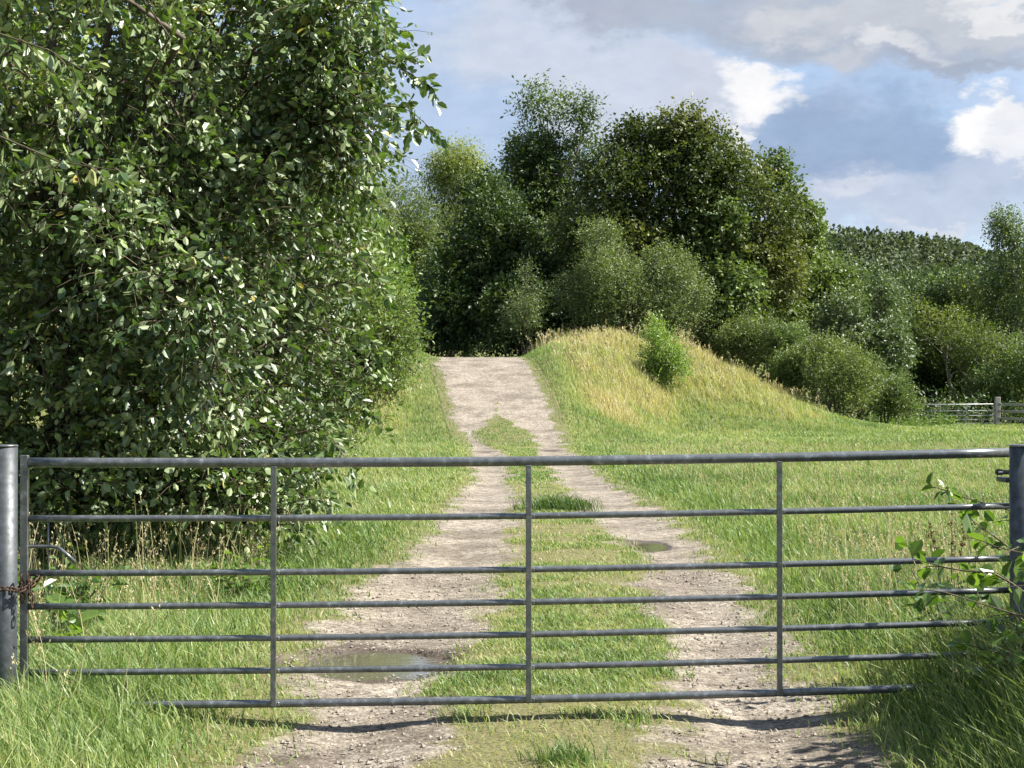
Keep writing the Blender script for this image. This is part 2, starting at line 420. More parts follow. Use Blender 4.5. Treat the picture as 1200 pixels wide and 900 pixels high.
# puddles: a level sheet of water lying in its hollow
for k, (cx, cy, rx, ry) in enumerate(PUD):
    an = np.linspace(0, 2 * PI, 65)[:-1]; rr = np.ones(64)
    for it in range(25):
        px_, py_ = cx + rx * rr * np.cos(an), cy + ry * rr * np.sin(an)
        a = 1 - rr + (noise2(px_, py_, 4, 8) - .5) * .7
        rr = np.clip(rr + a * .35, .25, 1.6)
    lvl = float(T(cx, cy)) - .007
    ring = np.stack([cx + rx * rr * 1.22 * np.cos(an), cy + ry * rr * 1.22 * np.sin(an), np.full(64, lvl)], -1)
    v = np.concatenate([[[cx, cy, lvl]], ring]); j = np.arange(64)
    f = np.stack([np.zeros(64, int), 1 + j, 1 + (j + 1) % 64], -1)
    link('puddle', mesh_np('puddle', v, [f]), M['water'], kind='structure',
         label=('pale puddle reflecting the sky in the left wheel rut beyond the gate', 'small muddy puddle at the edge of the right wheel rut')[k])

# loose stones on the bare ruts (low polyhedra)
def stones(n, lo, hi):
    y = lo + (hi - lo) * RNG.random(n * 4) ** 1.6; e = tr_edges(y)
    x = e[0] - .2 + (e[3] - e[0] + .4) * RNG.random(y.size)
    ok = (dirt(x, y) > .0) & (pud_field(x, y) < -.05); x, y = x[ok][:n], y[ok][:n]
    ico = np.array([(1, 0, 0), (-1, 0, 0), (0, 1, 0), (0, -1, 0), (0, 0, 1), (0, 0, -1)], float)
    fc = np.array([(0, 2, 4), (2, 1, 4), (1, 3, 4), (3, 0, 4), (2, 0, 5), (1, 2, 5), (3, 1, 5), (0, 3, 5)])
    m = len(x); s = (.003 + .009 * RNG.random(m) ** 4) * (1 + y / 40)
    V = ico[None] * s[:, None, None] * (.55 + .9 * RNG.random((m, 6, 1))) * np.array([1.1, 1.1, .7])
    c = RNG.random(m) * 2 * PI; cs, sn = np.cos(c)[:, None], np.sin(c)[:, None]
    V = np.stack([V[..., 0] * cs - V[..., 1] * sn, V[..., 0] * sn + V[..., 1] * cs, V[..., 2]], -1)
    V += np.stack([x, y, T(x, y) + .004 + s * .25], -1)[:, None]
    Fc = (np.arange(m) * 6)[:, None, None] + fc[None]
    return V.reshape(-1, 3), Fc.reshape(-1, 3)
v, f = stones(9000, 5.5, 14)
link('gravel', mesh_np('gravel', v, [f]), M['stone'], kind='stuff', label='loose pale stones lying on the two bare wheel ruts')

# ------------------------------------------------------------------ blades of grass
def blades(x, y, h, w, tint, lean=.35, z=None):
    n = len(x)
    z = (T(x, y) - .01) if z is None else z
    az = RNG.random(n) * 2 * PI; la = RNG.random(n) * 2 * PI
    la = np.where(RNG.random(n) < .5, la, PI + RNG.normal(0, .8, n))      # a light lean to one side
    L = h * lean * (.3 + 1.2 * RNG.random(n))
    b = np.stack([x, y, z], -1); wd = np.stack([np.cos(az), np.sin(az), np.zeros(n)], -1) * (w / 2)[:, None]
    ld = np.stack([np.cos(la), np.sin(la), np.zeros(n)], -1)
    up = np.array([0, 0, 1.])
    m1 = b + up * (h * .55)[:, None] + ld * (L * .35)[:, None]
    tp = b + up * (h * (1 - .25 * (L / np.maximum(h, .01))))[:, None] + ld * L[:, None]
    V = np.stack([b - wd, b + wd, m1 - wd * .8, m1 + wd * .8, tp], 1).reshape(-1, 3)
    i = np.arange(n)[:, None] * 5
    return V, i + np.array([0, 1, 3, 2]), i + np.array([2, 3, 4]), np.repeat(tint, 5)

def grass_obj(name, sets, mat, label=None):
    V, Q, Tt, A, n = [], [], [], [], 0
    for (v, q, t, a) in sets:
        V.append(v); Q.append(q + n); Tt.append(t + n); A.append(a); n += len(v)
    o = link(name, mesh_np(name, np.concatenate(V), [np.concatenate(Q), np.concatenate(Tt)], {'tint': np.concatenate(A)}), mat, kind='stuff')
    if label: o['label'] = label
    return o

def area_pts(n, y0, y1, x0f, x1f, pw):
    """n points between y0,y1 with areal density ~ y**-pw, x in [x0f(y), x1f(y)]"""
    yy = np.linspace(y0, y1, 400); wdt = np.maximum(x1f(yy) - x0f(yy), 0); dens = wdt * yy ** -pw
    c = np.cumsum(dens); c /= c[-1]
    y = np.interp(RNG.random(n), c, yy); x = x0f(y) + (x1f(y) - x0f(y)) * RNG.random(n)
    return x, y
HALF = lambda y: .36 * y + .9
bw = lambda y, k=1.: (.0032 + .00034 * y) * k * (.7 + .6 * RNG.random(len(y)))

def patch(x, y, s=.35, seed=20): return noise2(x, y, s, seed) * .6 + noise2(x, y, s * 4, seed + 1) * .4

# left verge
x, y = area_pts(190000, 5.6, 50, lambda y: -HALF(y), lambda y: tr_edges(y)[0] + .3, 1.25)
dv = dirt(x, y); ok = (dv < -.03 + .06 * RNG.random(len(x))) | ((dv < .18) & (RNG.random(len(x)) < .12)); x, y = x[ok], y[ok]
pt = patch(x, y)
dist = np.clip(tr_edges(y)[0] - x, 0, 3)
lush = (1 - sstep(8.5, 12, y)) * sstep(.0, .8, dist)
h = (.05 + .10 * sstep(0, .8, dist) + .07 * lush * (.5 + pt)) * (.5 + .9 * RNG.random(len(x)))
h *= np.where((y > 12), 1.1, 1.)
t = .44 + (pt - .5) * .60 + RNG.normal(0, .12, len(x)) + .10 * (1 - sstep(0, .5, dist)) + .05 * sstep(12, 25, y)
t += np.where(RNG.random(len(x)) < .06, .35, 0)
S1 = blades(x, y, h, bw(y, 1.15), np.clip(t, 0, 1), .6)
grass_obj('verge_grass', [S1], M['grass'], 'bright green grass on the verge left of the track')

# strip between the ruts
x, y = area_pts(150000, 5.6, 60, lambda y: tr_edges(y)[1] - .3, lambda y: tr_edges(y)[2] + .3, 1.0)
pt = patch(x, y, .9, 30)
dv = dirt(x, y); ok = ((dv < -.04 + .06 * RNG.random(len(x))) | ((dv < .16) & (RNG.random(len(x)) < .14))) & (RNG.random(len(x)) < (.16 + 1.0 * sstep(.40, .62, pt)) * (1 - .55 * sstep(46, 50, y))); x, y, pt = x[ok], y[ok], pt[ok]
h = (.022 + .052 * pt) * (.4 + RNG.random(len(x)))
gate_tuft = np.exp(-((y - 7.25) / .13) ** 2); h = h * (1 + 1.1 * gate_tuft)
t = .54 + (.5 - pt) * .95 + RNG.normal(0, .15, len(x)) - .22 * gate_tuft + np.where(RNG.random(len(x)) < .10, .25, 0)
S1 = blades(x, y, h, bw(y, 1.05), np.clip(t, 0, 1), .7)
grass_obj('track_grass', [S1], M['grass'], 'short patchy grass growing between the wheel ruts')

# meadow right of the track
x, y = area_pts(300000, 5.6, 86, lambda y: tr_edges(y)[3] - .25, lambda y: HALF(y) + .5, 1.25)
dv = dirt(x, y); ok = ((dv < -.03 + .06 * RNG.random(len(x))) | ((dv < .18) & (RNG.random(len(x)) < .12))) & ~((y > 48 + np.clip(x - 1.8, 0, 5) * 2.5) & (x < 15)); x, y = x[ok], y[ok]
pt = patch(x, y, .3, 40); dist = np.clip(x - tr_edges(y)[3], 0, 3)
rough = (1 - sstep(9, 15, y)) * sstep(.25, 1.2, dist)
h = (.05 + .11 * sstep(0, .9, dist) + .22 * rough * (.4 + pt)) * (.5 + .9 * RNG.random(len(x)))
t = .36 + (pt - .5) * .50 + RNG.normal(0, .12, len(x)) + .10 * (1 - sstep(0, .5, dist)) + .10 * sstep(35, 60, y)
t += np.where(RNG.random(len(x)) < .06 + .14 * rough, .35, 0) - .06 * rough
S1 = blades(x, y, h, bw(y, 1.15), np.clip(t, 0, 1), .5)
grass_obj('meadow_grass', [S1], M['grass'], 'fresh green meadow grass right of the track')

# mound and banks at the rise
x, y = area_pts(210000, 47, 90, lambda y: -HALF(y) * .55, lambda y: np.full_like(y, 15.5), .6)
ok = (dirt(x, y) < .05 + .06 * RNG.random(len(x))) & ((y > 48 + np.clip(x - 1.8, 0, 5) * 2.5) | (x < tr_edges(y)[0])); x, y = x[ok], y[ok]
pt = patch(x, y, .35, 50); zz = T(x, y); e = tr_edges(y)
out_ = np.maximum(e[0] - x, x - e[3])
dry = sstep(.15, 1.3, zz + (pt - .5) * 1.2) * sstep(.5, 2.2, out_)
cl_ = noise2(x, y, 1.3, 77); h = (.07 + .10 * sstep(0, 1, out_) + .42 * dry * (.35 + 1.1 * cl_)) * (.4 + .9 * RNG.random(len(x)))
t = .42 + (pt - .5) * .50 + .42 * dry + RNG.normal(0, .10, len(x))
S1 = blades(x, y, h, bw(y, .9), np.clip(t, 0, 1), .45)
grass_obj('mound_grass', [S1], M['grass'], 'long straw coloured grass covering the mound beside the rise')

# bare-track wisps on the rise
# seed-headed stems
def stems(x, y, h, w, seeds=12, spread=.022, size=.0075, lean=.28):
    n = len(x); z = T(x, y) - .01
    la = RNG.random(n) * 2 * PI; L = h * lean * (.2 + 1.3 * RNG.random(n))
    ld = np.stack([np.cos(la), np.sin(la), np.zeros(n)], -1); b = np.stack([x, y, z], -1)
    ts = np.linspace(0, 1, 5)
    C = b[:, None] + np.array([0, 0, 1.]) * (h[:, None] * (ts - .12 * ts ** 3 * (L / h)[:, None] * 2))[..., None] + ld[:, None] * (L[:, None] * ts ** 2.2)[..., None]
    az = RNG.random(n) * PI; wd = np.stack([np.cos(az), np.sin(az), np.zeros(n)], -1)[:, None] * (w[:, None] * np.array([.6, .6, .5, .4, .25]))[..., None]
    V1 = np.stack([C - wd, C + wd], 2).reshape(-1, 3)
    i = (np.arange(n) * 10)[:, None, None] + (np.arange(4) * 2)[None, :, None] + np.array([0, 1, 3, 2])[None, None]
    Q1 = i.reshape(-1, 4)
    # seed flakes
    k = seeds; tt = .72 + .30 * RNG.random((n, k))
    pc = b[:, None] + np.array([0, 0, 1.]) * (h[:, None] * (tt - .12 * tt ** 3 * (L / h)[:, None] * 2))[..., None] + ld[:, None] * (L[:, None] * tt ** 2.2)[..., None]
    pc = pc + RNG.normal(0, 1, (n, k, 3)) * spread * (1.1 - tt)[..., None] * 1.8
    a = RNG.normal(0, 1, (n, k, 3)); a[..., 2] = np.abs(a[..., 2]) + .8; a /= np.linalg.norm(a, axis=2, keepdims=True)
    c = np.cross(a, RNG.normal(0, 1, (n, k, 3))); c /= np.linalg.norm(c, axis=2, keepdims=True)
    s = (size * (.6 + .8 * RNG.random((n, k))))[..., None] * (1 + y / 40)[:, None, None]
    V2 = np.stack([pc - a * s, pc + c * s * .35, pc + a * s, pc - c * s * .35], 2).reshape(-1, 3)
    Q2 = np.arange(n * k)[:, None] * 4 + np.arange(4) + len(V1)
    ta = np.clip(.45 + RNG.normal(0, .2, n), 0, 1)
    return np.concatenate([V1, V2]), np.concatenate([Q1, Q2]), np.concatenate([np.repeat(ta, 10), np.repeat(np.clip(ta + .2, 0, 1), 4 * k)])
def stem_obj(name, x, y, h, label, wk=1., **kw):
    v, q, a = stems(x, y, h, (.0018 + .00022 * y) * wk, **kw)
    return link(name, mesh_np(name, v, [q], {'tint': a}), M['dry'], kind='stuff', label=label)
def sc_pts(n, x0, x1, y0, y1): return x0 + (x1 - x0) * RNG.random(n), y0 + (y1 - y0) * RNG.random(n)

x, y = sc_pts(230, -3.9, -1.5, 6.2, 10.5); x2, y2 = sc_pts(330, -5.2, -1.9, 10.5, 13.6)
x, y = np.concatenate([x, x2]), np.concatenate([y, y2]); ok = tr_edges(y)[0] - x > .5; x, y = x[ok], y[ok]
stem_obj('seeding_grass', x, y, .30 + .5 * RNG.random(len(x)) ** 1.5, 'pale seeding grass stems under the dark sallow and at the left gate post')
x, y = sc_pts(700, 2.0, 4.8, 6.4, 13); ok = x - tr_edges(y)[3] > .4; x, y = x[ok], y[ok]
stem_obj('dry_meadow_stems', x, y, .28 + .42 * RNG.random(len(x)), 'dry pinkish grass stems in the meadow behind the right gate end')
x, y = sc_pts(7500, -9, 15.5, 53, 80); zz = T(x, y); e = tr_edges(y)
ok = (dirt(x, y) < -.35) & (zz > .4 + RNG.random(len(x)) * 2.6) & (np.maximum(e[0] - x, x - e[3]) > .9) & (noise2(x, y, .9, 78) > .40 + .3 * RNG.random(len(x))); x, y = x[ok], y[ok]
stem_obj('mound_dry_stems', x, y, .35 + .65 * RNG.random(len(x)), 'dry straw stems standing along the top of the mound', wk=1.1, seeds=6, size=.022, spread=.05)

x, y = area_pts(5200, 8, 46, lambda y: tr_edges(y)[3] + .9, lambda y: HALF(y), 1.2)
stem_obj('pale_meadow_stems', x, y, .14 + .22 * RNG.random(len(x)), 'thin pale seeding stems scattered through the green meadow', wk=.8, seeds=7)
x, y = area_pts(1500, 8, 46, lambda y: -HALF(y), lambda y: tr_edges(y)[0] - .7, 1.2)
stem_obj('pale_verge_stems', x, y, .12 + .2 * RNG.random(len(x)), 'thin pale seeding stems scattered over the left verge', wk=.8, seeds=7)

# ------------------------------------------------------------------ leaves, sprays, trees
TPL6 = (np.array([(0, 0, 0), (.30, .5, .10), (.72, .42, .08), (1, 0, -.04), (.72, -.42, .08), (.30, -.5, .10)]), np.array([(0, 3, 2, 1), (0, 5, 4, 3)]))
TPL4 = (np.array([(0, 0, 0), (.5, .5, .06), (1, 0, 0), (.5, -.5, .06)]), np.array([(0, 3, 2, 1)]))

def unit(a): return a / (np.linalg.norm(a, axis=-1, keepdims=True) + 1e-9)

def leaves_on(o, d, L, k, size, ratio, tpl, tint, droop=.3, spread=.75, jitter=.12, upn=.9):
    """o,d (n,3) spray origins and directions, L (n,), k leaves on each"""
    n = len(o)
    t = (np.arange(k)[None] + RNG.random((n, k))) / k
    rv = unit(RNG.normal(0, 1, (n, k, 3)))
    dd = np.repeat(d[:, None], k, 1)
    side = unit(np.cross(dd, rv))
    down = np.array([0, 0, -1.])
    p = o[:, None] + dd * (L[:, None] * t)[..., None] + down * (L[:, None] * t ** 2 * droop * .6)[..., None] + side * (L[:, None] * jitter * RNG.random((n, k)))[..., None]
    a = unit(dd * .55 + side * spread + down * droop * .9 + RNG.normal(0, .25, (n, k, 3)))
    nn = unit(np.array([0, 0, 1.]) * upn + RNG.normal(0, .55, (n, k, 3)))
    b = unit(np.cross(nn, a)); nn = np.cross(a, b)
    s = size * (.42 + 1.0 * RNG.random((n, k)))
    V, Fc = tpl
    W = p[:, :, None] + s[..., None, None] * (a[:, :, None] * V[None, None, :, 0:1] + b[:, :, None] * V[None, None, :, 1:2] * ratio + nn[:, :, None] * V[None, None, :, 2:3])
    m = n * k; idx = np.arange(m)[:, None, None] * len(V) + Fc[None]
    tt = np.clip(tint[:, None] + RNG.normal(0, .14, (n, k)), 0, .96)
    return W.reshape(-1, 3), idx.reshape(-1, Fc.shape[1]), np.repeat(tt.ravel(), len(V))

def bumpy(lobes, m, f=.42):
    out_ = []
    for l in lobes:
        c, r = np.array(l[:3]), np.array(l[3:]); out_.append((*c, *(r * .74)))
        for _ in range(m):
            u = unit(RNG.normal(0, 1, 3)); k_ = f * (.65 + .7 * RNG.random())
            out_.append((*(c + u * r * (1.03 - k_ * .9)), *(np.full(3, r.mean()) * .5 * k_ + r * .5 * k_)))
    return out_

def spray_pts(lobes, n, fill=2.6, clump=.5, cs=1.2, seed=0):
    lobes = np.array(lobes, float)
    area = (lobes[:, 3] * lobes[:, 4] + lobes[:, 3] * lobes[:, 5] + lobes[:, 4] * lobes[:, 5]) ; area /= area.sum()
    O, D = [], []
    cnt = 0
    while cnt < n:
        m = n * 2
        li = RNG.choice(len(lobes), m, p=area); c, r = lobes[li, :3], lobes[li, 3:]
        u = unit(RNG.normal(0, 1, (m, 3))); rad = RNG.random(m) ** (1 / fill)
        rad = rad * (1 + (noise3(c * 3 + u * 2.3, 1.0, seed + 5) - .5) * .45)
        p = c + u * r * rad[:, None]
        nzv = noise3(p, cs, seed) * .65 + noise3(p, cs * 2.7, seed + 1) * .35
        ok = (nzv > clump * (.55 + .45 * np.minimum(rad, 1)) * RNG.random(m) ** .25) & (p[:, 2] > T(p[:, 0], p[:, 1]) + .05)
        O.append(p[ok]); D.append(u[ok] / r[ok] * r[ok].mean()); cnt += ok.sum()
    return np.concatenate(O)[:n], unit(np.concatenate(D)[:n])

def curve(a, b, K=6, sag=0., wob=.05):
    a, b = np.asarray(a, float), np.asarray(b, float); t = np.linspace(0, 1, K)[:, None]
    L = np.linalg.norm(b - a)
    w = RNG.normal(0, 1, (K, 3)) * wob * L * (np.sin(PI * t))
    bow = np.array([0, 0, 1.]) * L * sag * np.sin(PI * t)
    return a + (b - a) * t + w + bow

def tree(name, label, cat, lobes, base, tr_r, n, k, leaf, L, mat, bark='bark', ratio=.6, droop=.25, clump=.5, cs=.6, fill=2.6,
         tpl=TPL4, group=None, trunks=1, twigs=False, up=.25, seed=0, tint0=.5, limb=1., low=.3, extra=None, spread=.75, upn=.9, jitter=.12, bump=7):
    gz0 = float(T(base[0], base[1])); org = np.array([base[0], base[1], gz0])
    root = thing(name, label, cat, tuple(org), group)
    lob = np.array(lobes, float); top = max(l[2] + l[5] * .5 for l in lobes); H = max(top - gz0, .5)
    mb = MB()
    # trunks and limbs
    stems_ = []
    for s in range(trunks):
        off = np.array([RNG.normal(0, tr_r * 2.2), RNG.normal(0, tr_r * 2.2), 0]) * (0 if trunks == 1 else 1)
        lean = lob[:, :3].mean(0) * .6 + lob[RNG.integers(len(lob)), :3] * .4
        tp = np.array([lean[0], lean[1], gz0 + H * (.70 + .12 * RNG.random())])
        c = curve(org + off - [0, 0, .15], tp, 8, 0, .03)
        stems_.append(c); v, q = tubes(c[None], (tr_r / max(1, trunks) ** .4 * np.linspace(1.15, .22, 8))[None], 8); mb.add(v, q)
    for l in lob:
        for _ in range(max(1, int(round(2 * limb)))):
            st = stems_[RNG.integers(trunks)]; j = RNG.integers(1, 6)
            a = st[j]; tgt = l[:3] + unit(RNG.normal(0, 1, 3)) * l[3:] * .55
            c = curve(a, tgt, 6, .05, .06); v, q = tubes(c[None], (tr_r * .38 * np.linspace(1, .18, 6))[None], 5); mb.add(v, q)
            for _ in range(int(3 * limb)):
                a2 = c[RNG.integers(2, 6)]; t2 = l[:3] + unit(RNG.normal(0, 1, 3)) * l[3:] * .92
                c2 = curve(a2, t2, 5, .03, .07); v, q = tubes(c2[None], (tr_r * .13 * np.linspace(1, .2, 5))[None], 4); mb.add(v, q)
    link('trunk', mb.build('trunk', True, org), M[bark], root)
    o, u = spray_pts(bumpy(lobes, bump) if bump else lobes, n, fill, clump, cs, seed)
    d = unit(u * .8 + np.array([0, 0, up]) + RNG.normal(0, .45, u.shape))
    tint = np.clip(tint0 + (noise3(o, cs * .8, seed + 9) - .5) * .7 + RNG.normal(0, .10, len(o)), 0, 1)
    Ls = L * (.5 + .9 * RNG.random(len(o)))
    if extra is not None:
        eo, ed, eL = extra; o = np.concatenate([o, eo]); d = np.concatenate([d, ed]); Ls = np.concatenate([Ls, eL]); tint = np.concatenate([tint, np.full(len(eo), tint0)])
    v, f, a = leaves_on(o, d, Ls, k, leaf, ratio, tpl, tint, droop, spread, jitter, upn)
    if mat == 'sallow':      # a scattering of yellowing leaves
        m = len(a) // len(tpl[0]); yl = np.repeat(RNG.random(m) < .008, len(tpl[0])); a = np.where(yl, .975 + .02 * RNG.random(len(a)), a)
    cr = link('crown', mesh_np('crown', v - org, [f], {'tint': a}), M[mat], root)
    if twigs:
        ts = np.linspace(-.25, 1, 5)
        Pp = o[:, None] + d[:, None] * (Ls[:, None] * ts)[..., None] + np.array([0, 0, -1.]) * (Ls[:, None] * ts ** 2 * droop * .6)[..., None]
        v, q = tubes(Pp, np.repeat((np.linspace(1, .3, 5) * .0042)[None], len(o), 0), 3)
        link('twigs', mesh_np('twigs', v - org, [q], smooth=True), M['twig'], cr)
    return root

def LP(px, py, d, rx, ry, rd=None):
    """lobe from surveyed outline: centre pixel, distance, half sizes in photo pixels"""
    c = P(px, py, d); s = d / F
    return (*c, rx * s, (rd if rd is not None else (rx + ry) / 2 * s), ry * s)

# --- the big sallow at the left
A = [LP(110, 110, 12.6, 210, 190), LP(290, 90, 13.6, 140, 140), LP(345, 235, 14.2, 110, 120), LP(140, 330, 12.8, 220, 190), LP(325, 400, 14.4, 120, 120),
     LP(50, 520, 13.2, 150, 110), LP(215, 530, 13.8, 150, 110), LP(318, 560, 14.2, 72, 85), LP(-140, 250, 14, 240, 260), LP(-110, 520, 14, 180, 130),
     LP(120, -150, 13.5, 260, 200), LP(300, -80, 14.5, 130, 120), LP(390, 30, 13.0, 62, 60), LP(150, 200, 16.5, 280, 300), LP(200, 480, 16.5, 170, 170), LP(380, 140, 13.4, 60, 70),
     LP(375, 320, 14.6, 70, 90), LP(-60, 90, 11.2, 120, 150), LP(60, -60, 10.6, 150, 90), LP(250, 590, 13.4, 110, 50)]
def branch_spray(pts, n, L):
    """leafy side shoots along a reaching branch given by surveyed points"""
    W = np.array([P(*p) for p in pts]); n = max(5, int(n * .62)); L = L * 1.35; t = np.linspace(0, 1, n); u = t * (len(W) - 1); i = np.minimum(u.astype(int), len(W) - 2); f = (u - i)[:, None]
    o = W[i] * (1 - f) + W[i + 1] * f; d = unit(unit(W[i + 1] - W[i]) * .8 + RNG.normal(0, .35, (n, 3)) + [0, 0, -.1])
    return o, d, L * (.6 + .6 * RNG.random(n)), W
EX = [branch_spray([(395, 20, 12.6), (440, 60, 12.3), (478, 85, 12.1), (500, 98, 12)], 20, .13),
      branch_spray([(380, 90, 12.6), (430, 120, 12.3), (480, 128, 12.1), (504, 150, 12)], 22, .13),
      branch_spray([(400, 0, 12.6), (432, 5, 12.4), (452, 30, 12.3), (450, 50, 12.2)], 14, .12),
      branch_spray([(390, 150, 12.8), (420, 170, 12.6), (432, 195, 12.5)], 12, .13),
      branch_spray([(395, 80, 12.6), (430, 88, 12.4), (460, 70, 12.2), (482, 68, 12.1)], 14, .12),
      branch_spray([(330, 590, 13.2), (365, 585, 13), (390, 590, 12.9)], 9, .12),
      branch_spray([(340, 510, 13.6), (380, 500, 13.5), (410, 545, 13.3)], 10, .13),
      branch_spray([(400, 210, 13.6), (440, 235, 13.4), (462, 262, 13.3)], 14, .14),
      branch_spray([(395, 290, 13.8), (435, 310, 13.7), (452, 345, 13.6)], 14, .14),
      branch_spray([(390, 380, 13.9), (425, 392, 13.8), (446, 425, 13.7)], 14, .14),
      branch_spray([(370, 450, 13.8), (410, 455, 13.7), (436, 485, 13.6)], 13, .14),
      branch_spray([(300, -40, 13.2), (380, -30, 13.2), (430, -20, 12.9)], 14, .14),
      branch_spray([(0, 40, 9.2), (60, 60, 9.0), (110, 90, 8.9)], 9, .15),
      branch_spray([(0, 160, 9.2), (70, 190, 9.1), (140, 200, 9)], 9, .15)]
ex = tuple(np.concatenate([e_[i] for e_ in EX]) for i in range(3))
big = tree('sallow_tree', 'big dark glossy sallow overhanging the left end of the gate', 'tree', A, (-4.4, 14.6), .12, 15500, 10, .076, .40, 'sallow', 'bark',
     ratio=.56, droop=.5, clump=.68, cs=1.2, fill=3.0, bump=9, tpl=TPL6, trunks=4, twigs=True, seed=1, tint0=.48, limb=1.2, extra=ex, upn=.35)
for e_ in EX:
    mb = MB(); W = e_[3]; t = np.linspace(0, 1, 9); Wc = np.stack([np.interp(t * (len(W) - 1), np.arange(len(W)), W[:, i]) for i in range(3)], -1)
    v, q = tubes(Wc[None], np.linspace(.007, .0025, 9)[None], 5); mb.add(v, q)
    link('branch', mb.build('branch', True, big.location), M['twig'], big)

# --- lighter willow behind it
tree('willow_bush', 'pale green willow bush showing right of the big dark sallow beside the track', 'bush',
     [LP(395, 400, 32, 88, 100), LP(445, 420, 32.5, 44, 58), LP(400, 490, 31.5, 62, 42), LP(425, 350, 33, 26, 42), LP(380, 300, 33, 70, 60), LP(330, 420, 33, 110, 110), LP(464, 395, 32.5, 24, 34), LP(440, 470, 32, 36, 40)],
     (-4.2, 32), .08, 5600, 9, .085, .42, 'willow', 'bark', ratio=.42, droop=.1, clump=.5, cs=1.2, fill=2.8, tpl=TPL6, trunks=4, twigs=True, seed=2, tint0=.5, up=.6)
tree('hedge_bush', 'mid green bush deeper behind the pale willow left of the track', 'bush',
     [LP(400, 330, 36, 75, 110), LP(440, 370, 40, 40, 50), LP(418, 290, 38, 28, 40), LP(330, 300, 38, 90, 140), LP(478, 425, 36, 20, 30)],
     (-4.0, 36), .09, 4200, 8, .11, .42, 'light', 'bark', ratio=.5, droop=.1, clump=.5, cs=.8, seed=3, trunks=3, tint0=.45, up=.5)

# --- far trees
GT = 'trees beyond the rise'
tree('willow_tree', 'tall wispy olive willow with drooping top left of the dark trees', 'tree',
     [LP(540, 225, 158, 42, 60), LP(545, 300, 158, 45, 80), LP(525, 190, 158, 24, 28)], (-5.3, 158), .3, 5200, 8, .31, 1.8, 'olive', 'bark', ratio=.35, droop=.7, clump=.5, cs=.22, seed=4, group=GT, tint0=.45, trunks=2)
tree('willow_tree', 'lower dull olive willow just left of the wispy one', 'tree',
     [LP(480, 270, 150, 40, 62), LP(470, 340, 150, 50, 60), LP(505, 320, 150, 30, 75)], (-10, 150), .3, 5400, 8, .30, 1.6, 'olive', 'bark', ratio=.35, droop=.5, clump=.5, cs=.22, seed=5, group=GT, tint0=.40, trunks=2)
tree('willow_tree', 'olive green willow showing above the pale bush by the sallow', 'tree',
     [LP(435, 255, 145, 30, 50), LP(425, 320, 145, 45, 70), LP(380, 280, 145, 50, 80)], (-13, 145), .3, 4600, 8, .29, 1.6, 'olive', 'bark', ratio=.35, droop=.4, clump=.5, cs=.22, seed=6, group=GT, tint0=.45, trunks=2)
tree('ash_tree', 'tallest ash tree with feathery twin tops behind the dark round tree', 'tree',
     [LP(640, 135, 90, 42, 42), LP(688, 140, 90, 30, 48), LP(618, 180, 90, 30, 34), LP(655, 215, 90, 62, 60), LP(600, 240, 90, 45, 55), LP(640, 300, 90, 70, 80)],
     (2.0, 90), .38, 6200, 9, .22, 1.0, 'ash', 'bark', ratio=.45, droop=.35, clump=.68, cs=.38, fill=2.0, seed=7, group=GT, tint0=.55)
tree('oak_tree', 'broad dark round oak tree with brownish crown beyond the mound', 'tree',
     [LP(790, 205, 82, 82, 72), LP(720, 210, 82, 55, 62), LP(860, 235, 82, 62, 62), LP(900, 290, 82, 52, 70), LP(760, 290, 82, 90, 70), LP(690, 270, 82, 45, 60), LP(845, 320, 82, 75, 75), LP(750, 165, 82, 32, 32), LP(800, 155, 82, 36, 28)],
     (7.6, 84), .5, 12500, 9, .20, .8, 'oak', 'bark', ratio=.6, droop=.2, clump=.55, cs=.5, fill=2.6, seed=8, group=GT, tint0=.5)
tree('sycamore_tree', 'sunlit sycamore at the right flank of the dark round oak', 'tree',
     [LP(905, 215, 88, 26, 40), LP(930, 265, 88, 28, 45), LP(935, 330, 88, 30, 50), LP(900, 370, 85, 45, 55), LP(852, 350, 79, 36, 58), LP(845, 270, 80, 30, 34)],
     (14.2, 87), .35, 5200, 9, .21, .75, 'mid', 'bark', ratio=.75, droop=.35, clump=.5, cs=.5, seed=9, group=GT, tint0=.72)
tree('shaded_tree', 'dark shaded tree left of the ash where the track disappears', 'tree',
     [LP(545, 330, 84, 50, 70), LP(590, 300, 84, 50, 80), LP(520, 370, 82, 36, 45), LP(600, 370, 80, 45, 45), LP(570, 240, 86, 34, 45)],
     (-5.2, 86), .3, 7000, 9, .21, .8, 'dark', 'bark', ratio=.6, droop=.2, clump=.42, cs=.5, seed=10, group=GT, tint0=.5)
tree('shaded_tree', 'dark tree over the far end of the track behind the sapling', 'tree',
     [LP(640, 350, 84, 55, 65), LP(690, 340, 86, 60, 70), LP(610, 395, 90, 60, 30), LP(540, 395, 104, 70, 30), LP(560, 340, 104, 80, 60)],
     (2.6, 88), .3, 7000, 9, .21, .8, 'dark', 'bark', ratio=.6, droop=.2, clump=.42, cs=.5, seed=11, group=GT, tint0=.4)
tree('hawthorn_bush', 'wide grey green hawthorn spreading on top of the mound', 'bush',
     [LP(710, 315, 75.5, 52, 50), LP(770, 335, 76, 60, 50), LP(690, 355, 75.5, 48, 36), LP(810, 368, 77, 42, 36), LP(740, 368, 76, 70, 32), LP(700, 278, 75.5, 26, 20)],
     (5.3, 76.5), .16, 6200, 9, .10, .55, 'thorn', 'bark', ratio=.6, droop=.05, clump=.5, cs=.9, seed=12, tint0=.72, trunks=3, up=.5)
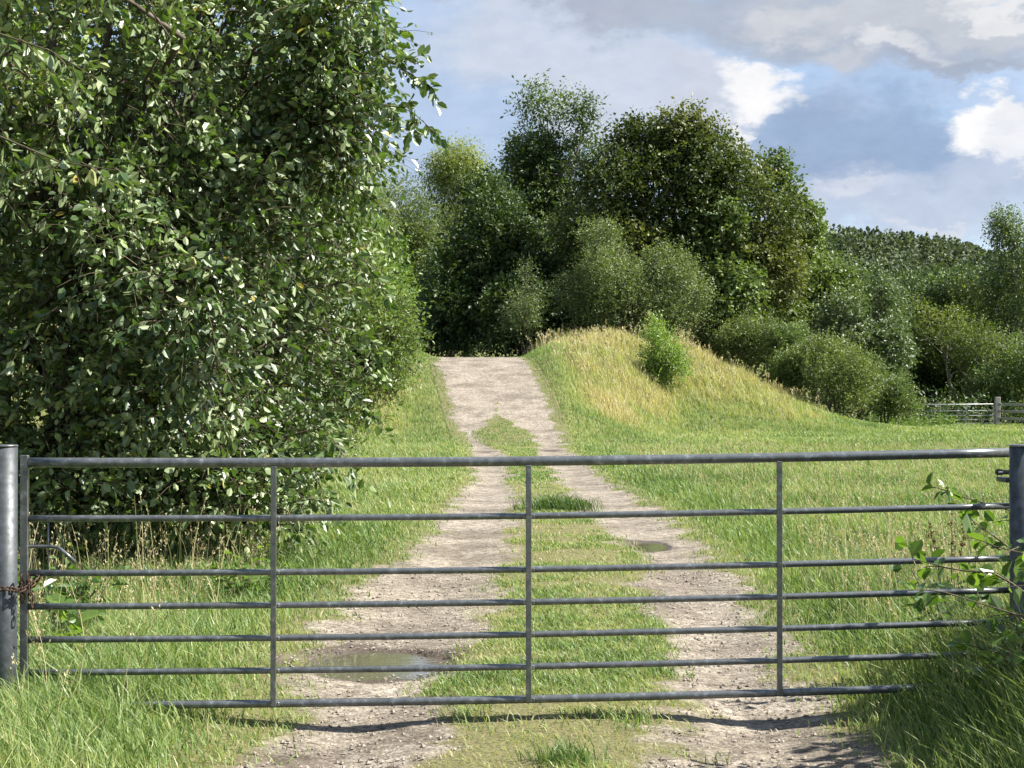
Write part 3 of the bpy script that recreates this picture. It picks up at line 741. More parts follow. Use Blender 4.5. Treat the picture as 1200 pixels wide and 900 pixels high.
tree('sapling', 'small thin grey green sapling left of the hawthorn at the crest', 'sapling',
     [LP(617, 350, 74, 20, 36), LP(612, 380, 74, 27, 16), LP(617, 322, 74, 9, 18)], (.65, 74), .05, 620, 9, .10, .6, 'thorn', 'bark', ratio=.5, droop=.1, clump=.5, cs=1., seed=13, tint0=.6, up=.6)
tree('young_sallow', 'bright light green young sallow standing alone on the mound slope', 'bush',
     [LP(778, 426, 67, 25, 38), LP(768, 396, 67, 14, 22), LP(794, 434, 67, 17, 26), LP(762, 430, 67, 13, 26), LP(780, 450, 67, 24, 16)], (6.4, 67), .05, 1100, 9, .11, .5, 'light', 'bark', ratio=.5, droop=.0, clump=.45, cs=1.2, seed=14, tint0=1.0, trunks=4, up=.9)
GS = 'scrub bushes at the foot of the mound'
tree('scrub_bush', 'brownish scrub bush below the right end of the oak', 'bush',
     [LP(868, 402, 76, 28, 30), LP(895, 412, 76, 28, 34), LP(850, 412, 77, 22, 24)], (11.2, 76), .08, 2200, 9, .10, .5, 'scrub', 'bark', ratio=.5, droop=.0, clump=.5, cs=.9, seed=15, group=GS, tint0=.55, trunks=3, up=.7)
tree('scrub_bush', 'rounded olive scrub bush at the right foot of the mound', 'bush',
     [LP(975, 440, 72, 40, 44), LP(1003, 455, 72, 32, 34), LP(948, 425, 73, 26, 34), LP(985, 410, 73, 20, 22)], (14.6, 72), .08, 3200, 9, .10, .5, 'scrub', 'bark', ratio=.5, droop=.0, clump=.45, cs=.9, seed=16, group=GS, tint0=.6, trunks=3, up=.6)
tree('scrub_bush', 'greener scrub bush between the brownish and the rounded one', 'bush',
     [LP(918, 436, 74, 30, 32), LP(928, 405, 75, 24, 30)], (12.8, 74.5), .08, 2000, 9, .11, .45, 'mid', 'bark', ratio=.5, droop=.0, clump=.5, cs=.9, seed=17, group=GS, tint0=.7, trunks=3, up=.7)
tree('scrub_bush', 'low ragged scrub bush between the rounded one and the distant gate', 'bush',
     [LP(1042, 462, 75, 26, 28), LP(1020, 440, 76, 22, 26), LP(1060, 476, 75, 20, 16)], (17.6, 75.5), .07, 1900, 9, .11, .5, 'mid', 'bark', ratio=.5, droop=.0, clump=.55, cs=.9, seed=41, group=GS, tint0=.7, trunks=3, up=.6)
tree('scrub_bush', 'dark green scrub bush at the back of the mound below the hawthorn', 'bush',
     [LP(838, 395, 80, 30, 28), LP(880, 380, 80, 28, 26)], (10.6, 80), .08, 2000, 9, .12, .5, 'thorn', 'bark', ratio=.5, droop=.0, clump=.55, cs=.9, seed=42, group=GS, tint0=.7, trunks=3, up=.6)
GH = 'hedgerow trees right of the mound'
tree('hedge_tree', 'light green rounded tree below the wooded hill', 'tree',
     [LP(960, 345, 86, 55, 48), LP(920, 370, 84, 32, 40), LP(1000, 360, 87, 42, 45), LP(905, 355, 83, 18, 28)], (16.6, 86), .2, 4400, 9, .20, .7, 'mid', 'bark', ratio=.55, droop=.2, clump=.52, cs=.55, seed=18, group=GH, tint0=.85)
tree('hedge_tree', 'glossy dark tree with pale glinting leaves behind the rounded scrub', 'tree',
     [LP(1010, 400, 80, 48, 50), LP(1040, 420, 80, 30, 55), LP(985, 380, 80, 30, 40), LP(1035, 350, 82, 28, 32)], (17.6, 80), .2, 4600, 8, .15, .6, 'glossy', 'bark', ratio=.6, droop=.3, clump=.5, cs=.7, seed=19, group=GH, tint0=.6)
tree('hedge_tree', 'dark shaded tree behind the distant metal gate', 'tree',
     [LP(1090, 370, 92, 55, 55), LP(1110, 420, 92, 60, 55), LP(1060, 440, 90, 40, 40), LP(1140, 350, 94, 40, 40), LP(1080, 345, 95, 45, 30)], (24, 92), .25, 5600, 8, .19, .7, 'dark', 'bark', ratio=.55, droop=.2, clump=.5, cs=.5, seed=20, group=GH, tint0=.7)
tree('hedge_tree', 'pale twiggy willow growing left of the tall birch', 'tree',
     [LP(1120, 405, 88, 45, 42), LP(1160, 420, 86, 45, 50), LP(1130, 360, 90, 40, 34), LP(1070, 385, 89, 30, 36)], (25.5, 88), .16, 3600, 8, .15, .7, 'olive', 'bark_pale', ratio=.4, droop=.2, clump=.56, cs=.55, seed=21, group=GH, tint0=.3, trunks=4)
tree('hedge_tree', 'leafy shrub leaning over the wooden rail fence', 'bush',
     [LP(1175, 445, 84, 42, 30), LP(1210, 430, 84, 45, 50), LP(1140, 460, 85, 30, 16)], (27.0, 85), .12, 2600, 8, .14, .5, 'mid', 'bark', ratio=.6, droop=.2, clump=.5, cs=.7, seed=22, group=GH, tint0=.6, trunks=3)
tree('birch_tree', 'tall slender birch at the right end of the hedgerow', 'tree',
     [LP(1180, 265, 90, 17, 32), LP(1184, 310, 90, 30, 40), LP(1190, 370, 90, 42, 55), LP(1215, 340, 90, 35, 60)], (28.4, 90), .17, 3200, 8, .15, .8, 'ash', 'bark_pale', ratio=.55, droop=.6, clump=.55, cs=.6, seed=23, group=GH, tint0=.8)
tree('hedge_tree', 'large dark tree at the right edge beyond the birch', 'tree',
     [LP(1208, 345, 96, 42, 52), LP(1270, 340, 98, 80, 80), LP(1240, 420, 92, 70, 60), LP(1340, 380, 98, 80, 80)], (35, 96), .3, 5200, 8, .20, .7, 'mid', 'bark', ratio=.55, droop=.2, clump=.5, cs=.5, seed=24, group=GH, tint0=.5)
tree('hedge_tree', 'dark tree in the second row showing between oak and rounded tree', 'tree',
     [LP(1000, 345, 105, 60, 32), LP(1060, 350, 105, 60, 34), LP(962, 300, 100, 16, 28), LP(1130, 350, 108, 50, 34), LP(1020, 400, 105, 90, 60)], (23, 106), .3, 6000, 8, .21, .8, 'mid', 'bark', ratio=.55, droop=.2, clump=.48, cs=.45, seed=25, group=GH, tint0=.35)
# --- low growth under the trees, behind the crest
x = RNG.uniform(-12, 34, 2600); y = RNG.uniform(78, 100, 2600)
ok = np.abs(x - (tr_edges(y)[1])) > 2.6; x, y = x[ok], y[ok]
o = np.stack([x, y, T(x, y) + RNG.random(len(x)) * 1.4], -1)
v, f, a = leaves_on(o, unit(RNG.normal(0, .6, o.shape) + [0, 0, .8]), np.full(len(o), .8), 9, .22, .5, TPL4, np.clip(RNG.normal(.4, .2, len(o)), 0, 1), .1)
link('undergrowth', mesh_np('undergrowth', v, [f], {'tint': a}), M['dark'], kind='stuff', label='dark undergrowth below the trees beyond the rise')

# ------------------------------------------------------------------ wooded hill far off
def hz(x, y):
    px = 600 + F * x / 800.0
    ridge = np.interp(px, [-3000, 300, 700, 900, 970, 1050, 1100, 1150, 1200, 1350, 1700, 2600], [340, 315, 284, 281, 288, 294, 303, 317, 330, 360, 410, 455])
    zr = CAMH + (HOR - ridge) / F * 800
    return (zr - 0) * sstep(320, 800, y) * (1 - .35 * sstep(850, 1500, y)) - 6 + (noise2(x, y, .012, 60) - .5) * 8 * sstep(320, 600, y)
v, q = grid(np.arange(-1400, 1401, 25.), np.arange(300, 1500, 25.), hz)
link('hill', mesh_np('hill', v, [q], smooth=True), M['ground'], kind='structure')
n = 5200
x = RNG.uniform(60, 470, n); y = RNG.uniform(560, 840, n)
c = np.stack([x, y, hz(x, y)], -1)
hh = 6.0 + 4 * RNG.random(n) ** 2; ww = 1.9 + 1.5 * RNG.random(n)
k = 44; t = RNG.random((n, k)); an = RNG.random((n, k)) * 2 * PI
con = (RNG.random(n) < .6)[:, None]
prof = np.where(con, (1 - t) ** .8, np.sin(PI * np.clip(t * .82 + .18, 0, 1)) ** .6)
rad = ww[:, None] * prof * (.6 + .5 * RNG.random((n, k)))
p = c[:, None] + np.stack([np.cos(an) * rad, np.sin(an) * rad, hh[:, None] * (.12 + .88 * t)], -1)
tn = np.clip(RNG.normal(.30, .13, n)[:, None] + RNG.normal(0, .06, (n, k)), 0, 1)
a_ = unit(RNG.normal(0, 1, (n, k, 3))); b_ = unit(np.cross(a_, RNG.normal(0, 1, (n, k, 3)))); s = (.6 + .5 * RNG.random((n, k)))[..., None]
V = np.stack([p - a_ * s, p - b_ * s * .7, p + a_ * s, p + b_ * s * .7], 2).reshape(-1, 3)
link('forest', mesh_np('forest', V, [np.arange(n * k)[:, None] * 4 + np.arange(4)], {'tint': np.repeat(tn.ravel(), 4)}), M['conifer'], kind='stuff', label='far-off dark wood covering the hill')

# ------------------------------------------------------------------ the gate
GL = np.array([P(29, 542, 7.22)[0], 7.22]); GRt = np.array([P(1192, 530, 7.58)[0], 7.58])
TOPZ = (1.203, 1.236); BOTZ = (.103, .134)
def gp(t, hfrac):
    """point on the gate: t along it, hfrac height (0 bottom rail, 1 top rail)"""
    xy = GL * (1 - t) + GRt * t
    z = (BOTZ[0] * (1 - t) + BOTZ[1] * t) * (1 - hfrac) + (TOPZ[0] * (1 - t) + TOPZ[1] * t) * hfrac
    return np.array([xy[0], xy[1], z - .018 * math.sin(PI * min(max(t, 0), 1))])
g0 = gp(0, 0); org = np.array([g0[0], g0[1], 0.0])
gate = thing('field_gate', 'long grey galvanised steel field gate closed across the track', 'gate', tuple(org))
fr = [1.0, .770, .545, .408, .272, .137, 0.0]
for i, h in enumerate(fr):
    r = (.0225, .0150, .0150, .0150, .0150, .0150, .0185)[i]
    mb = MB(); tube_capped(mb, [gp(t, h) for t in np.linspace(.004, .997, 17)], r)
    # flattened weld collars where the rail passes the uprights
    link('rail', mb.build('rail', True, org), M['galv'], gate)
gd = unit(np.append(GRt - GL, 0)); gn = np.array([gd[1], -gd[0], 0])      # gn towards the camera
def upright(t, h0, h1, w, dp, off, name='upright'):
    a, b = gp(t, h0), gp(t, h1); mb = MB()
    rot = np.stack([gd, -gn, [0, 0, 1]], 1)
    box(mb, (a + b) / 2 + gn * off, (w, dp, b[2] - a[2]), rot, .002)
    for h in fr:
        if h0 <= h <= h1 and name == 'upright':
            c = gp(t, h); box(mb, c + gn * (off * .4), (.056, .030, .020), rot, .004)
    return link(name, mb.build(name, False, org), M['galv'], gate)
def txp(px):
    ts = np.linspace(0, 1, 2001); xx = np.array([600 + F * (GL[0] * (1 - t) + GRt[0] * t) / (GL[1] * (1 - t) + GRt[1] * t) for t in ts]); return float(np.interp(px, xx, ts))
for px in (321, 619, 912): upright(txp(px), -.01, .985, .026, .012, .021)
upright(0, -.03, 1.03, .034, .034, 0, 'end_stile'); upright(1, -.03, 1.03, .040, .040, 0, 'end_stile')
# slide latch with its bent handle
mb = MB(); zl = .655
a = gp(txp(12), zl); b = gp(txp(60), zl); c1 = gp(txp(70), zl - .003) + gn * .02; c2 = gp(txp(80), zl - .03) + gn * .03; c3 = gp(txp(90), zl - .062) + gn * .03
tube_capped(mb, [a, gp(txp(30), zl), b, c1, c2, c3], .0085, 12); la = link('latch_bolt', mb.build('latch_bolt', True, org), M['galv'], gate, label='bent sliding bolt handle')
mb = MB(); tube_capped(mb, [gp(txp(57), .545), gp(txp(57), .77)], .0035, 8); link('latch_guide', mb.build('latch_guide', True, org), M['galv'], gate)
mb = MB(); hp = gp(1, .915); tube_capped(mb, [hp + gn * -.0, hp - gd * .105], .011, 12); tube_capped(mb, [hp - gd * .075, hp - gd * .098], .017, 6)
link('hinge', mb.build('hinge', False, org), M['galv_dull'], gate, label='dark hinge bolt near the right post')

def round_post(label, cx, cy, r, top, mat):
    z0 = float(T(cx, cy)); o = thing('gate_post', label, 'gate post', (cx, cy, z0), 'steel posts of the field gate')
    prof = [(r, -.3), (r, top - z0 - .004), (r - .004, top - z0)]
    mb = MB(); tube_capped(mb, [(0, 0, -.3), (0, 0, .2), (0, 0, top - z0 - .006)], r, 36); link('tube', mb.build('tube', True), M[mat], o)
    mb = MB(); tube_capped(mb, [(0, 0, top - z0 - .006), (0, 0, top - z0 + .002), (0, 0, top - z0 + .004)], [r + .002, r + .002, r - .006], 36); link('cap', mb.build('cap', True), M['galv'], o)
    return o
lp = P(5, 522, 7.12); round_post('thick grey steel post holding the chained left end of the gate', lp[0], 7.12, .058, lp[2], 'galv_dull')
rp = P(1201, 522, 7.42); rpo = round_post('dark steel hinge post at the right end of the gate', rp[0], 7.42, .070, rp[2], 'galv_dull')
mb = MB(); box(mb, (-.06, .09, .945), (.05, .14, .022), None, .003); link('hinge_lug', mb.build('hinge_lug', False), M['galv_dull'], rpo)

# chain round post and end stile
chz = P(20, 690, 7.15)[2]
cc = thing('chain', 'rusty chain looped round the left post and gate end', 'chain', (lp[0], 7.12, chz))
path = []
ex0 = GL - np.array([lp[0], 7.12])
for a in np.linspace(0, 2 * PI, 100, endpoint=False):
    # loop round post + stile: an oval
    px_ = ex0[0] / 2 + (abs(ex0[0]) / 2 + .074) * math.cos(a); py_ = .05 + .115 * math.sin(a)
    path.append((px_, py_, .012 * math.sin(3 * a) + (.045 if math.cos(a) > .5 else 0) * (math.cos(a) - .5) * 2))
path = np.array(path + [path[0]]); seg = np.r_[0, np.cumsum(np.linalg.norm(np.diff(path, axis=0), axis=1))]
pitch = .029; nlk = int(seg[-1] // pitch)
def link_mesh():
    an = np.linspace(0, 2 * PI, 21)[:-1]
    L_, W_ = .0125, .0085
    pts = np.stack([np.cos(an) * (W_ + L_ * 0) + np.sign(np.cos(an)) * L_ * np.abs(np.cos(an)) ** .3, np.sin(an) * W_ * 1.15, np.zeros(20)], -1)
    pts = np.concatenate([pts, pts[:2]]); v, q = tubes(pts[None], np.full((1, len(pts)), .0036), 8)
    return mesh_np('link', v, [q], smooth=True)
lm = link_mesh(); lm.materials.append(M['rust'])
def put_link(p, tdir, roll):
    o = bpy.data.objects.new('link', lm); COL.objects.link(o); o.parent = cc
    q = Vector(tdir).to_track_quat('X', 'Z'); o.rotation_mode = 'QUATERNION'
    o.rotation_quaternion = q @ Matrix.Rotation(roll, 3, 'X').to_quaternion(); o.location = p
for i in range(nlk):
    s_ = i * seg[-1] / nlk; p = [np.interp(s_, seg, path[:, k]) for k in range(3)]; p2 = [np.interp((s_ + .01) % seg[-1], seg, path[:, k]) for k in range(3)]
    put_link(p, np.array(p2) - np.array(p), R(35 if i % 2 else 125))
p0 = np.array([ex0[0] + .055, -.045 + .03, .055])
for i in range(5): put_link(p0 + [.004 * i, -.012, -.028 * i], (0.1, 0, -1), R(90 * (i % 2)))
for i in range(4): put_link(p0 + [-.028 + .002 * i, -.02, -.004 - .028 * i], (-.1, 0, -1), R(90 * (i % 2)))

# ------------------------------------------------------------------ far gate, post and rail fence
fd = 80.0
ga, gb = P(1066, 503, fd), P(1164, 500, fd)
ga[2] = T(ga[0], fd); gb[2] = T(gb[0], fd)
fg = thing('farm_gate', 'distant pale metal gate half hidden in greenery at the hedgerow foot', 'gate', tuple(ga))
for h in (.16, .36, .56, .80, 1.12):
    mb = MB(); tube_capped(mb, [(0, 0, h), ((gb - ga)[0], 0, h + .04)], .026, 8); link('rail', mb.build('rail'), M['farmetal'], fg)
for t in (0, .36, .68, 1):
    mb = MB(); box(mb, ((gb - ga)[0] * t, -.03, .64), (.05, .03, 1.05), None, .005); link('upright', mb.build('upright', False), M['farmetal'], fg)
def tpost(px, d, h, label, s=.16, top=None):
    p = P(px, 500, d); z0 = float(T(p[0], d)); o = thing('fence_post', label, 'fence post', (p[0], d, z0), 'posts of the distant rail fence')
    mb = MB(); box(mb, (0, 0, h / 2 - .1), (s, s, h + .2), None, .012); link('post_shaft', mb.build('post_shaft', False), M['timber_dark' if s < .2 else 'timber'], o); return o
tpost(1169, 79.8, 1.42, 'stout square timber post between distant metal gate and rail fence', .24)
fa, fb = P(1172, 500, 79.8), P(1204, 500, 76.5); fc = P(1262, 500, 72)
fo = thing('rail_fence', 'weathered three rail timber fence right of the stout distant post', 'fence', (fa[0], 79.8, 0))
for (a_, b_) in ((fa, fb), (fb, fc)):
    for h in (.42, .78, 1.12):
        u = np.array([b_[0] - a_[0], b_[1] - a_[1], 0.]); L_ = np.linalg.norm(u); u /= L_; rot = np.stack([u, np.cross([0, 0, 1.], u), [0, 0, 1.]], 1)
        c = np.array([(a_[0] + b_[0]) / 2 - fa[0], (a_[1] + b_[1]) / 2 - 79.8, h]); mb = MB(); box(mb, c - rot[:, 1] * .1, (L_ - .02, .05, .13), rot, .006)
        link('rail', mb.build('rail', False), M['timber'], fo)
for pt_ in (fb, fc):
    mb = MB(); box(mb, (pt_[0] - fa[0], pt_[1] - 79.8, .6), (.15, .15, 1.4), None, .01); link('post', mb.build('post', False), M['timber_dark'], fo)

# weeds in front of and behind the far gate
def weed_patch(name, label, xs_, ys_, h, n, k, size, mat, ratio=.5, kind='stuff'):
    x, y = RNG.uniform(*xs_, n), RNG.uniform(*ys_, n)
    o = np.stack([x, y, T(x, y) + h * RNG.random(n) ** 1.5 * .7], -1)
    v, f, a = leaves_on(o, unit(RNG.normal(0, .4, o.shape) + [0, 0, 1.]), np.full(n, h * .5), k, size, ratio, TPL4, np.clip(RNG.normal(.5, .2, n), 0, 1), .2)
    link(name, mesh_np(name, v, [f], {'tint': a}), M[mat], kind=kind, label=label)
weed_patch('nettles', 'green nettles growing along the distant metal gate', (P(1010, 500, 79)[0], P(1110, 500, 79)[0]), (77, 79.3), .6, 260, 8, .13, 'light')
weed_patch('bracken', 'leafy weeds at the foot of the hedgerow behind the distant gate', (19, 34), (81, 86), 1.3, 900, 8, .16, 'mid')

# ------------------------------------------------------------------ near plants
def plant(name, label, cat, base, n, h, leaf, ratio, mat, k=5, spread=.14, group=None, tint=.5, droop=.3, tpl=TPL6):
    z0 = float(T(*base)); org = np.array([*base, z0]); root = thing(name, label, cat, tuple(org), group)
    a = RNG.random(n) * 2 * PI; tops = np.stack([np.cos(a) * spread * (.3 + RNG.random(n)), np.sin(a) * spread * (.3 + RNG.random(n)), h * (.55 + .5 * RNG.random(n))], -1)
    b0 = np.stack([np.cos(a) * .02, np.sin(a) * .02, np.full(n, -.02)], -1)
    t = np.linspace(0, 1, 5)[None, :, None]; Pp = b0[:, None] + (tops - b0)[:, None] * t
    v, q = tubes(Pp, np.repeat((np.linspace(1, .35, 5) * .0042)[None], n, 0), 5); link('stem', mesh_np('stem', v, [q], smooth=True), M['twig'], root)
    o = b0 + (tops - b0) * .25; d = unit(tops - b0); L_ = np.linalg.norm(tops - b0, axis=1) * .78
    v, f, aa = leaves_on(o, d, L_, k, leaf, ratio, tpl, np.full(n, tint), droop, 1.0, .02, 1.3)
    link('foliage', mesh_np('foliage', v, [f], {'tint': aa}), M[mat], root); return root
GP = 'leafy weeds behind the left gate end'
plant('weed_plant', 'broad leaved weed with pale leaves behind the lower left rails', 'plant', (-2.28, 8.35), 6, .34, .10, .7, 'broad', 5, .13, GP, .9)
plant('weed_plant', 'leafy nettle clump right of the left gate post below the latch', 'plant', (-2.50, 8.9), 16, .5, .075, .45, 'broad', 9, .26, GP, .35)
plant('weed_plant', 'taller nettle clump at the foot of the big sallow', 'plant', (-3.0, 10.4), 22, .62, .08, .45, 'broad', 10, .4, GP, .5)
plant('weed_plant', 'low green weed below the overhanging sallow branches', 'plant', (-1.95, 11.6), 16, .45, .07, .5, 'broad', 9, .3, GP, .7)
def tuft(cx, cy, n, r, h, t0, label):
    x = cx + RNG.normal(0, r, n); y = cy + RNG.normal(0, r * .8, n); z0 = float(T(cx, cy))
    V, Q, Tt, A = blades(x, y, h * (.5 + .7 * RNG.random(n)), bw(y, .9), np.clip(t0 + RNG.normal(0, .08, n), 0, 1), .8)
    o = link('grass_tuft', mesh_np('grass_tuft', V - np.array([cx, cy, z0]), [Q, Tt], {'tint': A}), M['grass'], label=label, category='grass tuft'); o.location = (cx, cy, z0)
tuft(P(655, 600, 21.2)[0], 21.2, 700, .24, .26, .10, 'dark green grass tuft standing between the ruts behind the top two rails')
tuft(.22, 6.55, 260, .07, .12, .22, 'small bright grass tuft at the bottom edge of the middle strip')
GQ = 'leafy weeds by the right gate post'
plant('bramble', 'low bramble growing behind the gate left of the dark right post', 'plant', (2.35, 8.3), 16, .62, .075, .65, 'broad', 8, .3, GQ, .45)
plant('bramble', 'straggling bramble at the foot of the dark right post', 'plant', (2.22, 7.0), 14, .42, .06, .6, 'broad', 9, .25, GQ, .25)
plant('bramble', 'pale sprig sticking out of the shaded grass before the right post', 'plant', (2.06, 6.35), 5, .45, .035, .4, 'broad', 12, .12, GQ, .9)
# dock with rusty seed head
z0 = float(T(2.55, 9.3)); dk = thing('dock_plant', 'tall dock with rusty seed head in the meadow near the right post', 'plant', (2.55, 9.3, z0))
for a_ in (-.12, 0.02, .1):
    mb = MB(); tube_capped(mb, [(0, 0, 0), (a_ * .5, 0, .4), (a_, .02, .84 - abs(a_))], [.005, .004, .002], 6)
    st_ = link('stem', mb.build('stem'), M['twig'], dk)
    o = np.stack([np.linspace(a_ * .6, a_, 14), np.linspace(0, .02, 14), np.linspace(.5, .84 - abs(a_), 14)], -1)
    v, f, a = leaves_on(o, unit(RNG.normal(0, 1, o.shape)), np.full(len(o), .02), 7, .013, .8, TPL4, np.full(len(o), .5), .1)
    link('seeds', mesh_np('seeds', v, [f], {'tint': a}), M['dock'], st_)

# shrub to the right of the gate: shades the corner, some branches reach into view
Lb = [(3.15, 6.2, 1.0, .55, .8, .65), (3.6, 6.6, 1.35, .7, .8, .7), (3.1, 5.4, .95, .55, .7, .6), (2.85, 7.1, .62, .32, .5, .38), (4.2, 6.0, 1.2, .9, 1.2, 1.0), (3.45, 7.5, .9, .5, .45, .5), (3.75, 7.5, 1.6, .6, .4, .6)]
SB = [branch_spray([(1235, 720, 6.3), (1170, 672, 6.35), (1120, 668, 6.4), (1070, 655, 6.5)], 7, .08),
      branch_spray([(1240, 690, 5.9), (1205, 650, 5.9), (1165, 640, 6.0)], 7, .12),
      branch_spray([(1250, 640, 7.9), (1190, 600, 7.95), (1120, 580, 8.0), (1110, 575, 8.0)], 8, .12),
      branch_spray([(1250, 680, 7.9), (1180, 640, 7.9), (1140, 610, 8.0)], 7, .12),
      branch_spray([(1240, 760, 6.4), (1190, 720, 6.5), (1110, 695, 6.6)], 6, .10),
      branch_spray([(1250, 800, 6.6), (1190, 770, 6.7), (1150, 760, 6.8)], 8, .12)]
ex = tuple(np.concatenate([e_[i] for e_ in SB]) for i in range(3))
sh = tree('alder_shrub', 'leafy shrub at the right edge reaching branches past the gate post', 'shrub', Lb, (3.7, 6.2), .04, 1150, 7, .066, .24, 'broad', 'twig',
     ratio=.72, droop=.3, clump=.45, cs=1.3, tpl=TPL6, trunks=4, twigs=True, seed=31, tint0=.6, limb=.8, extra=ex, upn=.9)
for e_ in SB:
    mb = MB(); W = e_[3]; t = np.linspace(0, 1, 9); Wc = np.stack([np.interp(t * (len(W) - 1), np.arange(len(W)), W[:, i]) for i in range(3)], -1)
    v, q = tubes(Wc[None], np.linspace(.006, .002, 9)[None], 6); mb.add(v, q)
    link('branch', mb.build('branch', True, sh.location), M['twig'], sh)

# longer grass in the near corners
x, y = sc_pts(17000, 1.55, 4.2, 5.2, 8.0); pt = patch(x, y, 1.0, 70)
ok = RNG.random(len(x)) < .25 + sstep(1.6, 2.1, x); x, y, pt = x[ok], y[ok], pt[ok]
h = (.12 + .28 * sstep(1.6, 2.3, x)) * (.45 + .9 * RNG.random(len(x)))
S1 = blades(x, y, h, bw(y, 1.2), np.clip(.47 + (pt - .5) * .4 + RNG.normal(0, .15, len(x)), 0, 1), .6)
grass_obj('bank_grass', [S1], M['grass'], 'long rank grass on the shaded bank by the right post')
x, y = sc_pts(15000, -3.4, -1.55, 5.4, 7.9); pt = patch(x, y, 1.0, 72)
h = (.07 + .09 * sstep(-1.5, -2.1, x)) * (.45 + .9 * RNG.random(len(x)))
S1 = blades(x, y, h, bw(y, 1.2), np.clip(.40 + (pt - .5) * .5 + RNG.normal(0, .12, len(x)), 0, 1), .8)
grass_obj('tufted_grass', [S1], M['grass'], 'long bright tufted grass in front of the left gate post')

# ------------------------------------------------------------------ sky
w = bpy.data.worlds.new("World"); sc.world = w; w.use_nodes = True; nt = w.node_tree; nt.nodes.clear()
out = nt.nodes.new('ShaderNodeOutputWorld'); bg = nt.nodes.new('ShaderNodeBackground'); bg.inputs[1].default_value = BG
sky = nt.nodes.new('ShaderNodeTexSky'); sky.sky_type = 'NISHITA'; sky.sun_disc = False; sky.sun_elevation = SUN_EL
sky.sun_rotation = PI / 2 - SUN_AZ; sky.air_density = 1.0; sky.dust_density = 1.0
dirv = nt.nodes.new('ShaderNodeTexCoord').outputs['Generated']
K = 1 / (2 ** EXPO) / BG
def srgb(c): return tuple(((v / 255 + .055) / 1.055) ** 2.4 * K for v in c)
def vmath(op, a, b):
    n = nt.nodes.new('ShaderNodeVectorMath'); n.operation = op
    for i_, v_ in enumerate((a, b)):
        if v_ is None: continue
        if hasattr(v_, 'is_linked'): nt.links.new(v_, n.inputs[i_])
        else: n.inputs[i_].default_value = v_
    return n
def ncol(scale, detail, rough=.6):
    mp = nt.nodes.new('ShaderNodeMapping'); mp.inputs['Scale'].default_value = (1, 1, 1.9); nt.links.new(dirv, mp.inputs[0])
    n = nt.nodes.new('ShaderNodeTexNoise'); n.inputs['Scale'].default_value = scale; n.inputs['Detail'].default_value = detail; n.inputs['Roughness'].default_value = rough
    nt.links.new(mp.outputs[0], n.inputs['Vector']); return n
n1 = ncol(14, 7, .58); n2 = ncol(45, 6, .6)
w1 = vmath('SCALE', vmath('SUBTRACT', n1.outputs['Color'], (.5, .5, .5)).outputs[0], None); w1.inputs['Scale'].default_value = .085
w2 = vmath('SCALE', vmath('SUBTRACT', n2.outputs['Color'], (.5, .5, .5)).outputs[0], None); w2.inputs['Scale'].default_value = .028
wd = vmath('ADD', vmath('ADD', dirv, w1.outputs[0]).outputs[0], w2.outputs[0]).outputs[0]
def pdir(px, py):
    p = P(px, py, 1.0) - np.array([0, 0, CAMH]); return tuple(p / np.linalg.norm(p))
def blob(px, py, rx, ry, s0=.55, s1=1.0, src=None, shear=0.):
    c = pdir(px, py); d_ = vmath('SUBTRACT', src or wd, c).outputs[0]
    if shear:
        sx = nt.nodes.new('ShaderNodeSeparateXYZ'); nt.links.new(d_, sx.inputs[0])
        zz = mth(nt, 'ADD', sx.outputs[2], mth(nt, 'MULTIPLY', sx.outputs[0], shear)); cb = nt.nodes.new('ShaderNodeCombineXYZ')
        nt.links.new(sx.outputs[0], cb.inputs[0]); nt.links.new(sx.outputs[1], cb.inputs[1]); nt.links.new(zz, cb.inputs[2]); d_ = cb.outputs[0]
    d_ = vmath('MULTIPLY', d_, (F / rx, F / rx * .7, F / ry)).outputs[0]
    l_ = vmath('LENGTH', d_, None).outputs['Value']
    mr = nt.nodes.new('ShaderNodeMapRange'); mr.interpolation_type = 'SMOOTHSTEP'
    mr.inputs['From Min'].default_value = s0; mr.inputs['From Max'].default_value = s1; mr.inputs['To Min'].default_value = 1; mr.inputs['To Max'].default_value = 0
    nt.links.new(l_, mr.inputs['Value']); return mr.outputs[0]
c = mix(nt, .55, sky.outputs[0], (*srgb((156, 176, 212)), 1))
cl = ramp(nt, n1.outputs['Fac'], [(.40, (0, 0, 0)), (.66, (1, 1, 1))])
c = mix(nt, mth(nt, 'MULTIPLY', cl, .55), c, (*srgb((205, 212, 228)), 1))
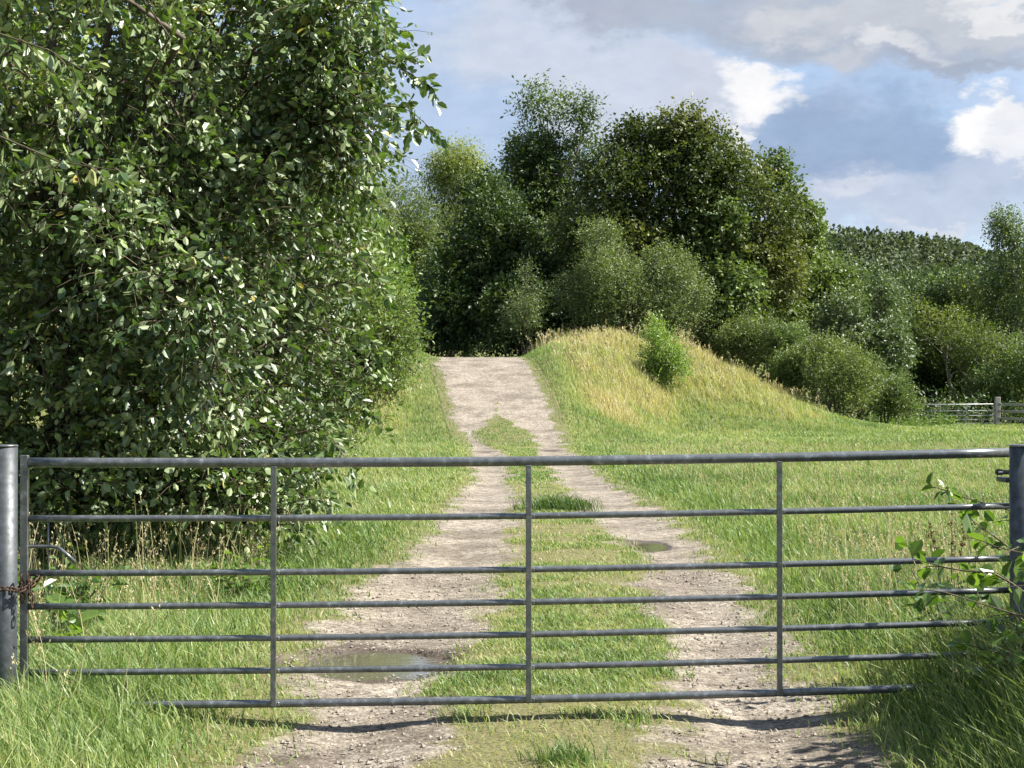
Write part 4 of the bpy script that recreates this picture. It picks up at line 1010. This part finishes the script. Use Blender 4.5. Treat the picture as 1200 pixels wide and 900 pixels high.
for (px, py, rx, ry, s0, s1, col, op, shr) in [
        (520, 150, 230, 230, .2, 1.2, (184, 203, 231), .85, 0),
        (1010, 190, 270, 110, .3, 1.15, (150, 171, 203), .85, 0),
        (980, 28, 390, 66, .45, 1.1, (178, 186, 200), .85, .10),
        (620, -8, 210, 36, .4, 1.1, (180, 187, 203), .8, .1),
        (690, 92, 205, 76, .60, 1.05, (208, 217, 233), .95, .22),
        (840, 112, 92, 44, .55, 1.02, (208, 215, 230), .9, .22),
        (892, 112, 62, 36, .5, 1.0, (250, 250, 252), 1., .35),
        (872, 160, 26, 22, .5, 1.0, (247, 248, 250), .9, .6),
        (950, 128, 18, 12, .2, 1.1, (222, 226, 235), .8, .6),
        (1080, 24, 220, 34, .4, 1.1, (206, 211, 219), .8, .1),
        (930, 28, 80, 20, .3, 1.1, (212, 215, 222), .8, -.2),
        (1060, 62, 62, 17, .3, 1.05, (226, 228, 233), .9, .25),
        (1000, 75, 70, 16, .3, 1.1, (205, 209, 217), .7, .2),
        (1175, 2, 70, 20, .4, 1.05, (240, 240, 242), .85, 0),
        (1140, 84, 140, 16, .3, 1.1, (168, 175, 190), .7, 0),
        (1165, 196, 95, 46, .4, 1.1, (196, 207, 228), .8, -.2),
        (1158, 146, 66, 36, .5, 1.0, (254, 254, 255), 1., .1),
        (1195, 160, 50, 34, .5, 1.0, (238, 240, 246), .9, 0),
        (1060, 250, 200, 42, .3, 1.1, (200, 211, 231), .85, 0),
        (1000, 240, 50, 14, .3, 1.1, (220, 226, 238), .7, 0),
        (1090, 268, 60, 12, .3, 1.1, (226, 231, 240), .7, 0)]:
    c = mix(nt, mth(nt, 'MULTIPLY', blob(px, py, rx, ry, s0, s1, None, shr), op), c, (*srgb(col), 1))
bl = ramp(nt, n2.outputs['Fac'], [(.35, (.93, .94, .955)), (.65, (1.06, 1.055, 1.045))]); c = mix(nt, .8, c, bl, 'MULTIPLY')
nt.links.new(c, bg.inputs[0]); nt.links.new(bg.outputs[0], out.inputs[0])

sl = bpy.data.lights.new('sun', 'SUN'); sl.energy = 5.0; sl.angle = R(.53); sl.color = (1, .955, .88)
so = bpy.data.objects.new('sun', sl); COL.objects.link(so)
sd = Vector((math.cos(SUN_EL) * math.cos(SUN_AZ), math.cos(SUN_EL) * math.sin(SUN_AZ), math.sin(SUN_EL)))
so.rotation_mode = 'QUATERNION'; so.rotation_quaternion = sd.to_track_quat('Z', 'Y'); so.location = (20, 0, 30)

cam = bpy.data.cameras.new('camera'); cam.sensor_width = 36; cam.lens = F / 1200 * 36; cam.clip_end = 6000; cam.clip_start = .05
co = bpy.data.objects.new('camera', cam); COL.objects.link(co); co.location = (0, 0, CAMH); co.rotation_euler = (PI / 2 + PITCH, 0, 0); sc.camera = co

sc.view_settings.view_transform = 'Standard'; sc.view_settings.look = 'None'; sc.view_settings.exposure = EXPO; sc.view_settings.gamma = 1
sc.render.engine = 'CYCLES'; sc.cycles.use_denoising = True
sc.cycles.max_bounces = 5; sc.cycles.diffuse_bounces = 2; sc.cycles.transmission_bounces = 3; sc.cycles.glossy_bounces = 3
